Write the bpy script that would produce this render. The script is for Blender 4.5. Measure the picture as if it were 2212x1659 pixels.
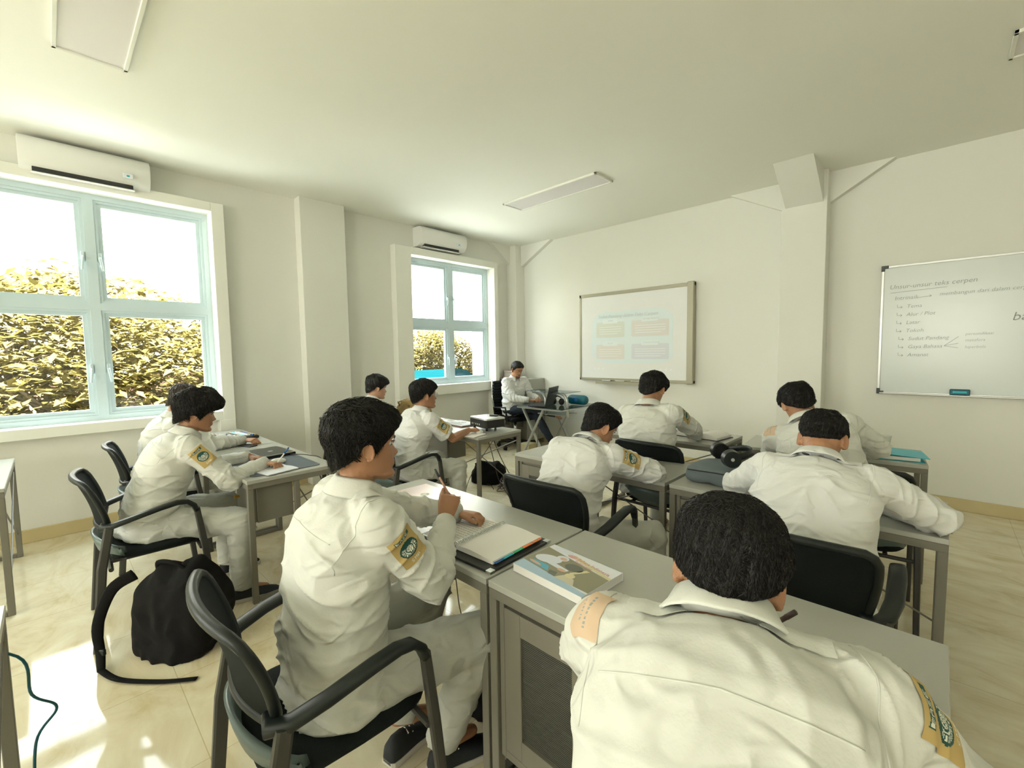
import bpy, bmesh, math, random
from mathutils import Vector, Matrix
from mathutils.bvhtree import BVHTree
random.seed(7)
for o in list(bpy.data.objects): bpy.data.objects.remove(o)
SC = bpy.context.scene; COL = SC.collection
# ---------------------------------------------------------------- camera
cam = bpy.data.cameras.new('camera'); camo = bpy.data.objects.new('camera', cam); COL.objects.link(camo)
cam.sensor_width = 36.0; cam.sensor_fit = 'HORIZONTAL'; cam.lens = 36.0 * 961.86 / 2212.0; cam.clip_start = .02; cam.clip_end = 400
cr, cu, cf = (0.72115848, 0.69260254, -0.01523691), (-0.03824679, 0.06176507, 0.99735764), (-0.69171354, 0.71867016, -0.07103223)
camo.matrix_world = Matrix(((cr[0], cu[0], -cf[0], 0), (cr[1], cu[1], -cf[1], 0), (cr[2], cu[2], -cf[2], 1.5), (0, 0, 0, 1)))
SC.camera = camo
SC.view_settings.view_transform = 'Standard'; SC.view_settings.look = 'None'; SC.view_settings.gamma = 1.0
SC.view_settings.use_curve_mapping = False
SC.view_settings.exposure = 0.05
# ---------------------------------------------------------------- daylight
W = bpy.data.worlds.new('world'); SC.world = W; W.use_nodes = True
nt = W.node_tree; nt.nodes.clear()
wo = nt.nodes.new('ShaderNodeOutputWorld'); bg = nt.nodes.new('ShaderNodeBackground')
tc = nt.nodes.new('ShaderNodeTexCoord'); sx = nt.nodes.new('ShaderNodeSeparateXYZ'); rp = nt.nodes.new('ShaderNodeValToRGB')
nt.links.new(tc.outputs['Generated'], sx.inputs[0]); nt.links.new(sx.outputs[2], rp.inputs[0]); nt.links.new(rp.outputs[0], bg.inputs[0]); nt.links.new(bg.outputs[0], wo.inputs[0])
rp.color_ramp.elements[0].position = .48; rp.color_ramp.elements[0].color = (.85, .83, .72, 1)
rp.color_ramp.elements[1].position = .52; rp.color_ramp.elements[1].color = (.88, .97, 1.0, 1)
bg.inputs[1].default_value = 14.0
# window portals help the daylight find the openings
WINS = [(-.56, 1.20, .95, 2.93), (3.50, 5.06, 1.04, 2.85), (-4.4, -2.6, .95, 2.93)]
for i, (y0, y1, z0, z1) in enumerate(WINS):
    l = bpy.data.lights.new('window_daylight', 'AREA'); l.shape = 'RECTANGLE'; l.size = z1 - z0; l.size_y = y1 - y0
    l.cycles.is_portal = True
    o = bpy.data.objects.new('window_daylight', l); COL.objects.link(o)
    o.location = (-5.56, (y0 + y1) / 2, (z0 + z1) / 2); o.rotation_euler = (0, -math.pi / 2, 0)
# unseen windows in the back wall, added for fill daylight from behind the camera
BACKW = [(-4.2, -2.2), (-.8, 1.2)]; RIGHTW = []
for (a, b, wall) in [(a, b, 'b') for a, b in BACKW] + [(a, b, 'r') for a, b in RIGHTW]:
    l = bpy.data.lights.new('window_daylight', 'AREA'); l.shape = 'RECTANGLE'; l.size = b - a; l.size_y = 1.9; l.cycles.is_portal = True
    o = bpy.data.objects.new('window_daylight', l); COL.objects.link(o)
    if wall == 'b': o.location = ((a + b) / 2, -5.82, 1.95); o.rotation_euler = (math.pi / 2, 0, 0)
    else: o.location = (3.52, (a + b) / 2, 1.95); o.rotation_euler = (math.pi / 2, 0, math.pi / 2)
# high sun from behind the building: it lights the courtyard and trees, never the room directly
sun = bpy.data.lights.new('sun', 'SUN'); sun.energy = 170.0; sun.angle = .01; sun.color = (1.0, .98, .94)
suno = bpy.data.objects.new('sun', sun); COL.objects.link(suno); suno.rotation_euler = Vector((-.50, -.06, -.86)).to_track_quat('-Z', 'Y').to_euler()
# ---------------------------------------------------------------- helpers
#POSE-BEGIN
import numpy as np
from math import sin, cos, radians, pi, sqrt, atan2
def V(*a): return np.array(a, float)
def nrm(a):
    a = np.asarray(a, float); return a / (np.linalg.norm(a) + 1e-12)
UP = V(0, 0, 1)
def ik2(a, b, l1, l2, pole):
    d = b - a; L = np.linalg.norm(d); k = nrm(d)
    if L > (l1 + l2) * .995:
        b = a + k * (l1 + l2) * .995; L = (l1 + l2) * .995
    x = (l1 * l1 - l2 * l2 + L * L) / (2 * L); h = sqrt(max(l1 * l1 - x * x, 0))
    p = nrm(pole - k * np.dot(pole, k))
    return a + k * x + p * h, b
def rot(v, ax, ang):
    ax = nrm(ax); c, s = cos(ang), sin(ang)
    return v * c + np.cross(ax, v) * s + ax * np.dot(ax, v) * (1 - c)
def make_pose(hip, face=0, lean=(5, 10, 15, 20), side=0, twist=0, sz=1.0, head=(0, 0, 0), neck=None, wr=None, wl=None,
              pr=None, pl=None, shr=(0, 0), shl=(0, 0), kr=None, kl=None, ar=None, al=None, seat=.46, up_l=.285, fo_l=.25, **kw):
    fa = radians(face); F = V(-sin(fa), cos(fa), 0); R = V(cos(fa), sin(fa), 0)
    P = {}; P['F'], P['R'] = F, R
    S = [V(hip[0], hip[1], seat + .085)]; D = []
    segs = [.13 * sz, .14 * sz, .14 * sz, .10 * sz]
    for i, l in enumerate(segs):
        a = radians(lean[i]); sd = radians(side)
        d = UP * cos(a) + F * sin(a); d = nrm(d * cos(sd) + R * sin(sd)); D.append(d); S.append(S[-1] + d * l)
    P['S'], P['D'] = S, D
    Rt = rot(R, UP, radians(twist)); Rt = nrm(Rt - D[2] * np.dot(Rt, D[2])); P['Rt'] = Rt
    Fc = nrm(np.cross(D[2], Rt) * 1.0); P['Fc'] = Fc if np.dot(Fc, F) > 0 else -Fc
    base = S[4] - D[3] * .055
    for sgn, nm, sh in ((1, 'r', shr), (-1, 'l', shl)):
        P['sh' + nm] = base + Rt * sgn * .172 * sz + P['Fc'] * (.015 + sh[0]) + D[3] * sh[1]
    na = radians(lean[3] if neck is None else neck); nd = UP * cos(na) + F * sin(na); nd = nrm(nd * cos(radians(side)) + R * sin(radians(side)))
    P['nd'] = nd; P['ne'] = S[4] + nd * kw.get('nl', .055)
    hy, hp, hr = [radians(v) for v in head]
    hx = rot(R, UP, hy); hf = rot(F, UP, hy); hu = UP.copy()
    hf2 = hf * cos(hp) - hu * sin(hp); hu2 = hu * cos(hp) + hf * sin(hp); hf, hu = hf2, hu2
    hx = rot(hx, hf, hr); hu = rot(hu, hf, hr)
    P['hx'], P['hf'], P['hu'] = hx, hf, hu
    P['hc'] = P['ne'] + hu * .085 + hf * .022
    dn = {'r': R * .5 - UP * .8 - F * .2, 'l': -R * .5 - UP * .8 - F * .2}
    for nm, w, pl_ in (('r', wr, pr), ('l', wl, pl)):
        if w is None: w = P['sh' + nm] + F * .3 - UP * .3
        pole = dn[nm] if pl_ is None else nrm(R * pl_[0] + F * pl_[1] + UP * pl_[2])
        P['el' + nm], P['wr' + nm] = ik2(P['sh' + nm], np.array(w, float), up_l * sz, fo_l * sz, pole)
    for nm, sgn, k, a in (('r', 1, kr, ar), ('l', -1, kl, al)):
        h = S[0] + R * sgn * .09 - UP * .01
        P['hip' + nm] = h
        if k is None: k = h + F * .42 * sz + R * sgn * .05 + UP * .0
        k = h + nrm(np.array(k, float) - h) * .43 * sz
        P['kn' + nm] = k
        if a is None: a = V(k[0], k[1], .09) - F * .02
        P['an' + nm] = k + nrm(np.array(a, float) - k) * min(.42 * sz, np.linalg.norm(np.array(a, float) - k))
    return P
PEOPLE = [
 dict(n='p1', hip=(-1.32, .56), face=-4, sz=1.06, lean=(0, 6, 14, 18), twist=-2, neck=14, head=(-9, 2, 0), wr=(-1.30, .985, .875), wl=(-1.48, 1.20, .805), pr=(.6, -.3, -.8), pl=(-.5, -.2, -.8), kr=(-1.13, .95, .52), kl=(-1.45, .96, .55), ar=(-1.24, .90, .12), al=(-1.40, .80, .12)),
 dict(n='p2', hip=(-3.32, .36), face=-2, sz=1.04, lean=(10, 22, 28, 30), neck=22, head=(-6, 14, 0), wr=(-3.18, .95, .80), wl=(-3.45, .93, .80), pr=(.5, 0, -.8), pl=(-.6, 0, -.8), kr=(-3.05, .76, .50), kl=(-3.5, .78, .5)),
 dict(n='p3', hip=(-4.31, .52), face=-5, lean=(4, 14, 20, 24), neck=22, head=(-5, 25, 0), wr=(-4.20, 1.10, .80), wl=(-4.65, .9, .8)),
 dict(n='p4', hip=(-3.20, 2.0), face=-4, sz=.98, lean=(8, 22, 28, 28), neck=22, head=(-12, 0, 0), wr=(-3.06, 2.60, .80), wl=(-3.40, 2.5, .80), pr=(.5, -.3, -.9), kr=(-2.94, 2.42, .52)),
 dict(n='p5', hip=(-4.28, 2.18), face=-5, sz=.98, lean=(5, 16, 22, 25), neck=22, head=(-10, 10, 0), wr=(-4.1, 2.75, .8), wl=(-4.5, 2.7, .8)),
 dict(n='p6', hip=(-1.43, 1.86), face=2, nl=.045, lean=(10, 26, 40, 48), neck=62, head=(-30, 30, 0), wr=(-1.30, 2.50, .80), wl=(-1.62, 2.45, .80), pr=(.9, .1, -.3), kr=(-1.10, 2.20, .5), kl=(-1.6, 2.25, .5)),
 dict(n='p7', hip=(-1.53, 3.02), face=-2, sz=1.07, lean=(4, 8, 12, 16), side=-5, neck=30, head=(0, 25, 0), wr=(-1.40, 3.62, .80), wl=(-1.85, 3.6, .8), pr=(1, -.1, -.3)),
 dict(n='p8', hip=(-.38, 3.13), face=14, sz=1.1, lean=(8, 16, 26, 34), side=-18, neck=50, head=(12, 35, -8), wr=(-.42, 3.75, .8), wl=(-.8, 3.72, .8), pr=(.9, 0, -.4)),
 dict(n='p9', hip=(-.35, 2.0), face=2, sz=1.05, lean=(8, 22, 34, 42), nl=.045, neck=50, head=(0, 45, 0), wr=(-.18, 2.55, .8), wl=(-.52, 2.55, .8), pr=(1, .0, -.3), pl=(-1, 0, -.3)),
 dict(n='p10', hip=(-.165, .50), face=18, seat=.485, pt=.065, sz=1.08, nl=.01, lean=(14, 28, 40, 50), neck=58, head=(0, 42, 5), wr=(-.21, 1.10, .81), wl=(-.46, 1.10, .8), pr=(1, -.25, -.5), pl=(-1, -.1, -.6)),
 dict(n='t', hip=(-4.85, 5.05), face=-100, seat=.51, lean=(4, 6, 8, 10), neck=12, head=(0, 22, 0), wr=(-4.45, 4.98, .78), wl=(-4.45, 5.2, .78), kr=(-4.42, 4.98, .66), kl=(-4.42, 5.12, .52), ar=(-4.2, 5.3, .55), al=(-4.15, 5.2, .1)),
]
#POSE-END
def link(o): COL.objects.link(o); return o
def tag(o, label=None, cat=None, group=None, kind=None):
    if label: o['label'] = label
    if cat: o['category'] = cat
    if group: o['group'] = group
    if kind: o['kind'] = kind
    return o
def thing(name, label, cat, loc=(0, 0, 0), rz=0, group=None):
    o = bpy.data.objects.new(name, None); link(o); o.empty_display_size = .1
    o.location = loc; o.rotation_euler = (0, 0, rz); return tag(o, label, cat, group)
def dup(root, loc=None, rz=None, label=None, group=None):
    r = root.copy(); link(r)
    if loc is not None: r.location = loc
    if rz is not None: r.rotation_euler = (0, 0, rz)
    if label: r['label'] = label
    if group: r['group'] = group
    for ch in list(root.children):
        c = ch.copy(); link(c); c.parent = r
        for g in list(ch.children):
            d = g.copy(); link(d); d.parent = c
    return r
def mat(name, col, rough=.6, metal=0.0, var=0.0, vscale=8.0, bump=0.0, bscale=60.0, spec=.5, sheen=0.0, trans=0.0, emit=None, stretch=None, coat=0):
    m = bpy.data.materials.new(name); m.use_nodes = True; n = m.node_tree; b = n.nodes['Principled BSDF']
    b.inputs['Base Color'].default_value = (*col, 1); b.inputs['Roughness'].default_value = rough; b.inputs['Metallic'].default_value = metal
    b.inputs['Specular IOR Level'].default_value = spec; b.inputs['Sheen Weight'].default_value = sheen; b.inputs['Transmission Weight'].default_value = trans
    b.inputs['Coat Weight'].default_value = coat
    if emit: b.inputs['Emission Color'].default_value = (*emit[0], 1); b.inputs['Emission Strength'].default_value = emit[1]
    t = n.nodes.new('ShaderNodeTexCoord'); vec = t.outputs['Object']
    if stretch:
        mp = n.nodes.new('ShaderNodeMapping'); mp.inputs['Scale'].default_value = stretch; n.links.new(vec, mp.inputs[0]); vec = mp.outputs[0]
    if var > 0:
        nz = n.nodes.new('ShaderNodeTexNoise'); nz.inputs['Scale'].default_value = vscale; nz.inputs['Detail'].default_value = 5; n.links.new(vec, nz.inputs['Vector'])
        mx = n.nodes.new('ShaderNodeMixRGB'); mx.inputs[1].default_value = (*[c * (1 - var) for c in col], 1); mx.inputs[2].default_value = (*[min(1, c * (1 + var)) for c in col], 1)
        n.links.new(nz.outputs[0], mx.inputs[0]); n.links.new(mx.outputs[0], b.inputs['Base Color'])
    if bump > 0:
        nb = n.nodes.new('ShaderNodeTexNoise'); nb.inputs['Scale'].default_value = bscale; nb.inputs['Detail'].default_value = 4; n.links.new(vec, nb.inputs['Vector'])
        bp = n.nodes.new('ShaderNodeBump'); bp.inputs['Strength'].default_value = 1.0; bp.inputs['Distance'].default_value = bump
        n.links.new(nb.outputs[0], bp.inputs['Height']); n.links.new(bp.outputs[0], b.inputs['Normal'])
    return m
def pn(P, s=0):
    """vectorised gradient noise, about -1..1"""
    P = np.asarray(P, float); I = np.floor(P).astype(np.int64); f = P - I; u = f * f * f * (f * (f * 6 - 15) + 10); out = 0
    for dx in (0, 1):
        for dy in (0, 1):
            for dz in (0, 1):
                h = (I[:, 0] + dx) * 374761393 + (I[:, 1] + dy) * 668265263 + (I[:, 2] + dz) * 2147483647 + s * 974711
                h = (h ^ (h >> 13)) * 1274126177; h = h ^ (h >> 16)
                g = np.stack([((h >> k) & 1023) / 511.5 - 1 for k in (0, 10, 20)], 1)
                d = (g * (f - np.array([dx, dy, dz]))).sum(1)
                w = (u[:, 0] if dx else 1 - u[:, 0]) * (u[:, 1] if dy else 1 - u[:, 1]) * (u[:, 2] if dz else 1 - u[:, 2])
                out = out + w * d
    return out * 1.6
class MB:
    """collects shapes; build() links them as one mesh object"""
    def __init__(s): s.v = []; s.f = []; s.m = []
    def add(s, v, f, mi=0):
        b = len(s.v); s.v.extend([tuple(map(float, p)) for p in v]); s.f.extend([tuple(i + b for i in q) for q in f]); s.m.extend([mi] * len(f) if isinstance(mi, int) else mi); return s
    def box(s, x0, x1, y0, y1, z0, z1, bev=0, mi=0, M=None, seg=1):
        if bev <= 0:
            v = [(x, y, z) for z in (z0, z1) for y in (y0, y1) for x in (x0, x1)]
            f = [(0, 2, 3, 1), (4, 5, 7, 6), (0, 1, 5, 4), (2, 6, 7, 3), (0, 4, 6, 2), (1, 3, 7, 5)]
        else:
            bm = bmesh.new(); bmesh.ops.create_cube(bm, size=1)
            for q in bm.verts: q.co = ((x0 + x1) / 2 + q.co.x * (x1 - x0), (y0 + y1) / 2 + q.co.y * (y1 - y0), (z0 + z1) / 2 + q.co.z * (z1 - z0))
            bmesh.ops.bevel(bm, geom=bm.edges[:], offset=bev, segments=seg, profile=.6, affect='EDGES')
            bm.verts.index_update(); v = [tuple(q.co) for q in bm.verts]; f = [tuple(q.index for q in g.verts) for g in bm.faces]; bm.free()
        if M is not None: v = [tuple(M @ Vector(p)) for p in v]
        return s.add(v, f, mi)
    def loft(s, rings, cap=True, closed=True, mi=0):
        n = len(rings[0]); v = [p for r in rings for p in r]; f = []
        for i in range(len(rings) - 1):
            for j in range(n if closed else n - 1):
                k = (j + 1) % n; f.append((i * n + j, i * n + k, (i + 1) * n + k, (i + 1) * n + j))
        if cap:
            c0 = len(v); v.append(np.mean(np.array(rings[0]), 0)); v.append(np.mean(np.array(rings[-1]), 0)); L = (len(rings) - 1) * n
            for j in range(n):
                k = (j + 1) % n; f.append((c0, k, j)); f.append((c0 + 1, L + j, L + k))
        return s.add(v, f, mi)
    def tube(s, pts, r, n=10, mi=0, rnd=False, ref=None, sq=None):
        pts = [np.array(p, float) for p in pts]; m = len(pts)
        if not hasattr(r, '__len__') or (isinstance(r, tuple) and len(r) == 2): r = [r] * m
        r = [(q if hasattr(q, '__len__') else (q, q)) for q in r]
        T = [nrm(pts[min(i + 1, m - 1)] - pts[max(i - 1, 0)]) for i in range(m)]
        a = np.array(ref, float) if ref is not None else (V(0, 0, 1) if abs(T[0][2]) < .9 else V(1, 0, 0))
        a = nrm(a - T[0] * np.dot(a, T[0])); rings = []
        def ring(c, a, t, rx, ry):
            b = np.cross(t, a); o = []
            for k in range(n):
                th = 2 * pi * (k + (.5 if sq else 0)) / n; ct, st = cos(th), sin(th)
                if sq: ct = math.copysign(abs(ct) ** sq, ct); st = math.copysign(abs(st) ** sq, st)
                o.append(c + a * ct * rx + b * st * ry)
            return o
        for i in range(m):
            a = nrm(a - T[i] * np.dot(a, T[i]))
            if i == 0 and rnd:
                R0 = max(r[0])
                for q in (80, 50, 25): rings.append(ring(pts[0] - T[0] * R0 * sin(radians(q)), a, T[0], r[0][0] * cos(radians(q)), r[0][1] * cos(radians(q))))
            rings.append(ring(pts[i], a, T[i], *r[i]))
            if i == m - 1 and rnd:
                R0 = max(r[-1])
                for q in (25, 50, 80): rings.append(ring(pts[-1] + T[-1] * R0 * sin(radians(q)), a, T[-1], r[-1][0] * cos(radians(q)), r[-1][1] * cos(radians(q))))
        return s.loft(rings, mi=mi)
    def ell(s, c, rx, ry, rz, n=16, m=10, mi=0, X=None, Y=None, Z=None):
        X = V(1, 0, 0) if X is None else X; Y = V(0, 1, 0) if Y is None else Y; Z = V(0, 0, 1) if Z is None else Z; rings = []
        for i in range(1, m):
            ph = pi * i / m - pi / 2; rings.append([np.array(c) + X * rx * cos(ph) * cos(2 * pi * k / n) + Y * ry * cos(ph) * sin(2 * pi * k / n) + Z * rz * sin(ph) for k in range(n)])
        return s.loft(rings, mi=mi)
    def prism(s, poly, z0, z1, mi=0, M=None):
        n = len(poly); v = [(x, y, z0) for x, y in poly] + [(x, y, z1) for x, y in poly]
        f = [tuple(reversed(range(n))), tuple(range(n, 2 * n))] + [(i, (i + 1) % n, n + (i + 1) % n, n + i) for i in range(n)]
        if M is not None: v = [tuple(M @ Vector(p)) for p in v]
        return s.add(v, f, mi)
    def lathe(s, prof, c=(0, 0, 0), n=20, mi=0):
        return s.loft([[(c[0] + r * cos(2 * pi * k / n), c[1] + r * sin(2 * pi * k / n), c[2] + z) for k in range(n)] for r, z in prof], mi=mi)
    def build(s, name, m, parent=None, smooth=False, origin=None):
        me = bpy.data.meshes.new(name); vs = s.v
        if origin is not None: vs = [(p[0] - origin[0], p[1] - origin[1], p[2] - origin[2]) for p in vs]
        me.from_pydata(vs, [], s.f)
        ms = m if isinstance(m, (list, tuple)) else [m]
        for q in ms: me.materials.append(q)
        if len(ms) > 1: me.polygons.foreach_set('material_index', s.m)
        if smooth: me.polygons.foreach_set('use_smooth', [True] * len(me.polygons))
        if smooth == 'auto':
            try: me.set_sharp_from_angle(angle=radians(38))
            except Exception: pass
        me.validate(); me.update()
        o = bpy.data.objects.new(name, me); link(o)
        if parent is not None: o.parent = parent
        return o
def remeshed(mb, voxel, smooth=3, fac=.5):
    """one continuous surface from overlapping closed shapes -> verts, quads, normals"""
    me = bpy.data.meshes.new('tmp'); me.from_pydata(mb.v, [], mb.f); o = bpy.data.objects.new('tmp', me); COL.objects.link(o)
    md = o.modifiers.new('r', 'REMESH'); md.mode = 'VOXEL'; md.voxel_size = voxel
    if smooth: m2 = o.modifiers.new('s', 'SMOOTH'); m2.iterations = smooth; m2.factor = fac
    dg = bpy.context.evaluated_depsgraph_get(); dg.update(); e = o.evaluated_get(dg); r = bpy.data.meshes.new_from_object(e)
    n = len(r.vertices); v = np.empty(n * 3); r.vertices.foreach_get('co', v); nn = np.empty(n * 3); r.vertices.foreach_get('normal', nn)
    f = [tuple(p.vertices) for p in r.polygons]
    bpy.data.objects.remove(o); bpy.data.meshes.remove(me); bpy.data.meshes.remove(r)
    return v.reshape(-1, 3), f, nn.reshape(-1, 3)
def mesh_obj(name, v, f, m, parent=None, origin=None, mi=None, smooth=True):
    b = MB(); b.v = [tuple(p) for p in v]; b.f = f; b.m = mi if mi is not None else [0] * len(f)
    return b.build(name, m, parent, smooth, origin)
def text_mesh(txt, size, depth=.0004, shear=0, bold=0, align='LEFT'):
    c = bpy.data.curves.new('t', 'FONT'); c.body = txt; c.size = size; c.extrude = depth; c.shear = shear; c.offset = bold; c.align_x = align; c.resolution_u = 2
    o = bpy.data.objects.new('t', c); COL.objects.link(o); dg = bpy.context.evaluated_depsgraph_get(); dg.update()
    me = bpy.data.meshes.new_from_object(o.evaluated_get(dg)); v = [tuple(p.co) for p in me.vertices]; f = [tuple(p.vertices) for p in me.polygons]
    bpy.data.objects.remove(o); bpy.data.curves.remove(c); bpy.data.meshes.remove(me); return v, f
def add_text(mb, txt, size, M, mi=0, **k):
    v, f = text_mesh(txt, size, **k); mb.add([tuple(M @ Vector(p)) for p in v], f, mi)
# ---------------------------------------------------------------- materials
M = {}
M['wall'] = mat('wall_paint', (.80, .80, .735), .75, var=.03, vscale=1.2, bump=.0006, bscale=40)
M['ceil'] = mat('ceiling_paint', (.92, .92, .84), .8, var=.01, vscale=1.0)
M['trim'] = mat('trim_paint', (.84, .84, .77), .6)
M['frame'] = mat('window_aluminium', (.60, .72, .76), .35)
M['steel'] = mat('grey_laminate', (.42, .425, .38), .25, var=.04, vscale=3, spec=.6)
M['desk'] = mat('desk_metal', (.19, .18, .145), .42, var=.05, vscale=10, bump=.0003, bscale=300)
M['mesh'] = mat('perforated_panel', (.10, .10, .085), .5)
M['gold'] = mat('brass_knob', (.75, .42, .06), .3, metal=.9)
M['plastic'] = mat('black_plastic', (.009, .013, .013), .38, spec=.35)
M['shell'] = mat('grey_green_plastic', (.10, .14, .135), .35)
M['gun'] = mat('dark_metal', (.055, .054, .048), .45, metal=.2)
M['fabric'] = mat('black_fabric', (.007, .010, .010), .85, bump=.0008, bscale=400, spec=.2)
M['bag'] = mat('black_nylon', (.004, .004, .004), .85, bump=.001, bscale=250, spec=.2)
M['hair'] = mat('black_hair', (.004, .0035, .003), .42, spec=.35)
M['hairb'] = mat('brown_black_hair', (.030, .020, .012), .45, spec=.4)
M['skin'] = mat('skin', (.40, .20, .105), .5, var=.12, vscale=14, bump=.0004, bscale=160)
M['skin2'] = mat('fair_skin', (.52, .29, .18), .5, var=.1, vscale=14, bump=.0004, bscale=160)
M['lip'] = mat('lips', (.42, .13, .10), .4)
M['stub'] = mat('stubble', (.10, .06, .045), .7)
M['eyew'] = mat('eye_white', (.75, .72, .68), .3); M['eyeb'] = mat('eye_dark', (.015, .01, .008), .2)
def cloth(name, col, k=1.0, stain=False):
    m = mat(name, col, .85, sheen=.1); n = m.node_tree; b = n.nodes['Principled BSDF']; L = n.links.new; t = [q for q in n.nodes if q.type == 'TEX_COORD'][0]
    def noise(sc, det, stretch, dist=0.0):
        mp = n.nodes.new('ShaderNodeMapping'); mp.inputs['Scale'].default_value = stretch; L(t.outputs['Object'], mp.inputs[0]); z = n.nodes.new('ShaderNodeTexNoise'); z.inputs['Scale'].default_value = sc; z.inputs['Detail'].default_value = det; z.inputs['Distortion'].default_value = dist; L(mp.outputs[0], z.inputs['Vector']); return z.outputs[0]
    def crease(src):   # thin ridges along the zero line of the noise
        a = n.nodes.new('ShaderNodeMath'); a.operation = 'SUBTRACT'; a.inputs[1].default_value = .5; L(src, a.inputs[0]); c = n.nodes.new('ShaderNodeMath'); c.operation = 'ABSOLUTE'; L(a.outputs[0], c.inputs[0])
        r = n.nodes.new('ShaderNodeMapRange'); r.interpolation_type = 'SMOOTHSTEP'; r.inputs[1].default_value = 0; r.inputs[2].default_value = .11; r.inputs[3].default_value = 1; r.inputs[4].default_value = 0; L(c.outputs[0], r.inputs[0]); return r.outputs[0]
    prev = None
    for src, d in ((crease(noise(3.2, 1.5, (1, 1, 2.6), .5)), .0045 * k), (crease(noise(5.5, 1.0, (1.2, 1, 1.8), .8)), .0030 * k), (noise(170, 3, (1, 1, 1)), .0005)):
        bp = n.nodes.new('ShaderNodeBump'); bp.inputs['Distance'].default_value = d; bp.inputs['Strength'].default_value = 1; L(src, bp.inputs['Height'])
        if prev: L(prev.outputs[0], bp.inputs['Normal'])
        prev = bp
    L(prev.outputs[0], b.inputs['Normal'])
    if stain:
        r = n.nodes.new('ShaderNodeMapRange'); r.inputs[1].default_value = .60; r.inputs[2].default_value = .74; r.inputs[3].default_value = 0; r.inputs[4].default_value = .45; L(noise(7.5, 4, (1, 1, 1), 1.0), r.inputs[0]); x = n.nodes.new('ShaderNodeMixRGB'); x.inputs[1].default_value = (*col, 1); x.inputs[2].default_value = (.40, .36, .24, 1); L(r.outputs[0], x.inputs[0]); L(x.outputs[0], b.inputs['Base Color'])
    return m
M['shirt'] = cloth('white_cotton', (.68, .69, .64)); M['shirts'] = cloth('stained_white_cotton', (.69, .70, .65), k=.7, stain=True)
M['shirtw'] = cloth('bright_white_cotton', (.72, .73, .71))
M['trou'] = cloth('light_grey_twill', (.50, .51, .46), .8)
M['navy'] = mat('navy_trousers', (.012, .02, .035), .8)
M['shoe'] = mat('black_canvas', (.010, .013, .015), .7, bump=.0008, bscale=300); M['sole'] = mat('white_rubber', (.55, .53, .46), .6)
M['tan'] = mat('tan_patch', (.50, .36, .14), .85); M['green'] = mat('dark_green_thread', (.008, .075, .065), .7); M['cream'] = mat('cream_thread', (.72, .72, .62), .8)
M['ctan'] = mat('pale_patch', (.62, .46, .32), .85)
M['white'] = mat('white_plastic', (.80, .80, .76), .35); M['paper'] = mat('paper', (.82, .80, .76), .7); M['bpaper'] = mat('bluish_paper', (.78, .80, .84), .6)
M['black'] = mat('black_matte', (.012, .012, .012), .5); M['ink'] = mat('pencil_grey', (.30, .33, .32), .7); M['pink'] = mat('pale_red_ink', (.62, .30, .28), .6)
M['chrome'] = mat('chrome', (.62, .64, .64), .18, metal=1); M['silver'] = mat('silver_paint', (.55, .56, .54), .3, metal=.6)
M['alu'] = mat('olive_aluminium', (.38, .36, .27), .4, metal=.3); M['board'] = mat('board_enamel', (.72, .77, .75), .22); M['sboard'] = mat('screen_surface', (.80, .81, .79), .45)
M['laptop'] = mat('dark_laptop', (.035, .042, .038), .35, metal=.3); M['rose'] = mat('rose_laptop', (.66, .55, .53), .3, metal=.35); M['roseg'] = mat('rose_edge', (.45, .24, .18), .4, metal=.4)
M['matb'] = mat('blue_grey_mat', (.10, .125, .14), .75); M['cyan'] = mat('cyan_plastic', (.01, .42, .52), .35); M['teal'] = mat('dark_teal', (.0, .10, .14), .4)
M['blue'] = mat('blue_plastic', (.01, .10, .32), .25); M['orange'] = mat('orange_plastic', (.80, .18, .02), .4); M['grn'] = mat('green_plastic', (.02, .40, .18), .4)
M['brown'] = mat('brown_leather', (.30, .20, .07), .7, var=.15, vscale=8, bump=.002, bscale=30); M['pouch'] = mat('grey_blue_fabric', (.12, .15, .16), .8)
M['book'] = mat('olive_cover', (.33, .32, .23), .5); M['cable'] = mat('dark_cable', (.045, .025, .022), .5); M['strip'] = mat('yellow_power_strip', (.55, .47, .26), .5)
M['base'] = mat('baseboard_tile', (.60, .50, .27), .3, var=.1, vscale=5)
def glassmat(name, tint, refl=.08, rough=.02):
    m = bpy.data.materials.new(name); m.use_nodes = True; n = m.node_tree; n.nodes.clear()
    o = n.nodes.new('ShaderNodeOutputMaterial'); t = n.nodes.new('ShaderNodeBsdfTransparent'); g = n.nodes.new('ShaderNodeBsdfGlossy'); x = n.nodes.new('ShaderNodeMixShader'); fr = n.nodes.new('ShaderNodeFresnel')
    t.inputs[0].default_value = (*tint, 1); g.inputs['Roughness'].default_value = rough; fr.inputs[0].default_value = 1.0 + refl * 5
    n.nodes.remove(fr); fr = n.nodes.new('ShaderNodeLayerWeight'); fr.inputs[0].default_value = .5; p_ = n.nodes.new('ShaderNodeMath'); p_.operation = 'POWER'; p_.inputs[1].default_value = 4.0; q_ = n.nodes.new('ShaderNodeMath'); q_.operation = 'MULTIPLY_ADD'; q_.inputs[1].default_value = .6; q_.inputs[2].default_value = refl * .5; n.links.new(fr.outputs['Facing'], p_.inputs[0]); n.links.new(p_.outputs[0], q_.inputs[0])
    n.links.new(q_.outputs[0], x.inputs[0]); n.links.new(t.outputs[0], x.inputs[1]); n.links.new(g.outputs[0], x.inputs[2]); n.links.new(x.outputs[0], o.inputs[0]); return m
M['pane'] = glassmat('window_glass', (.97, .99, 1.0)); M['glass'] = glassmat('desk_glass', (.55, .62, .62)); M['cup'] = glassmat('clear_cup', (.93, .95, .95))
M['diff'] = mat('light_diffuser', (.80, .77, .76), .5)
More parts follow.
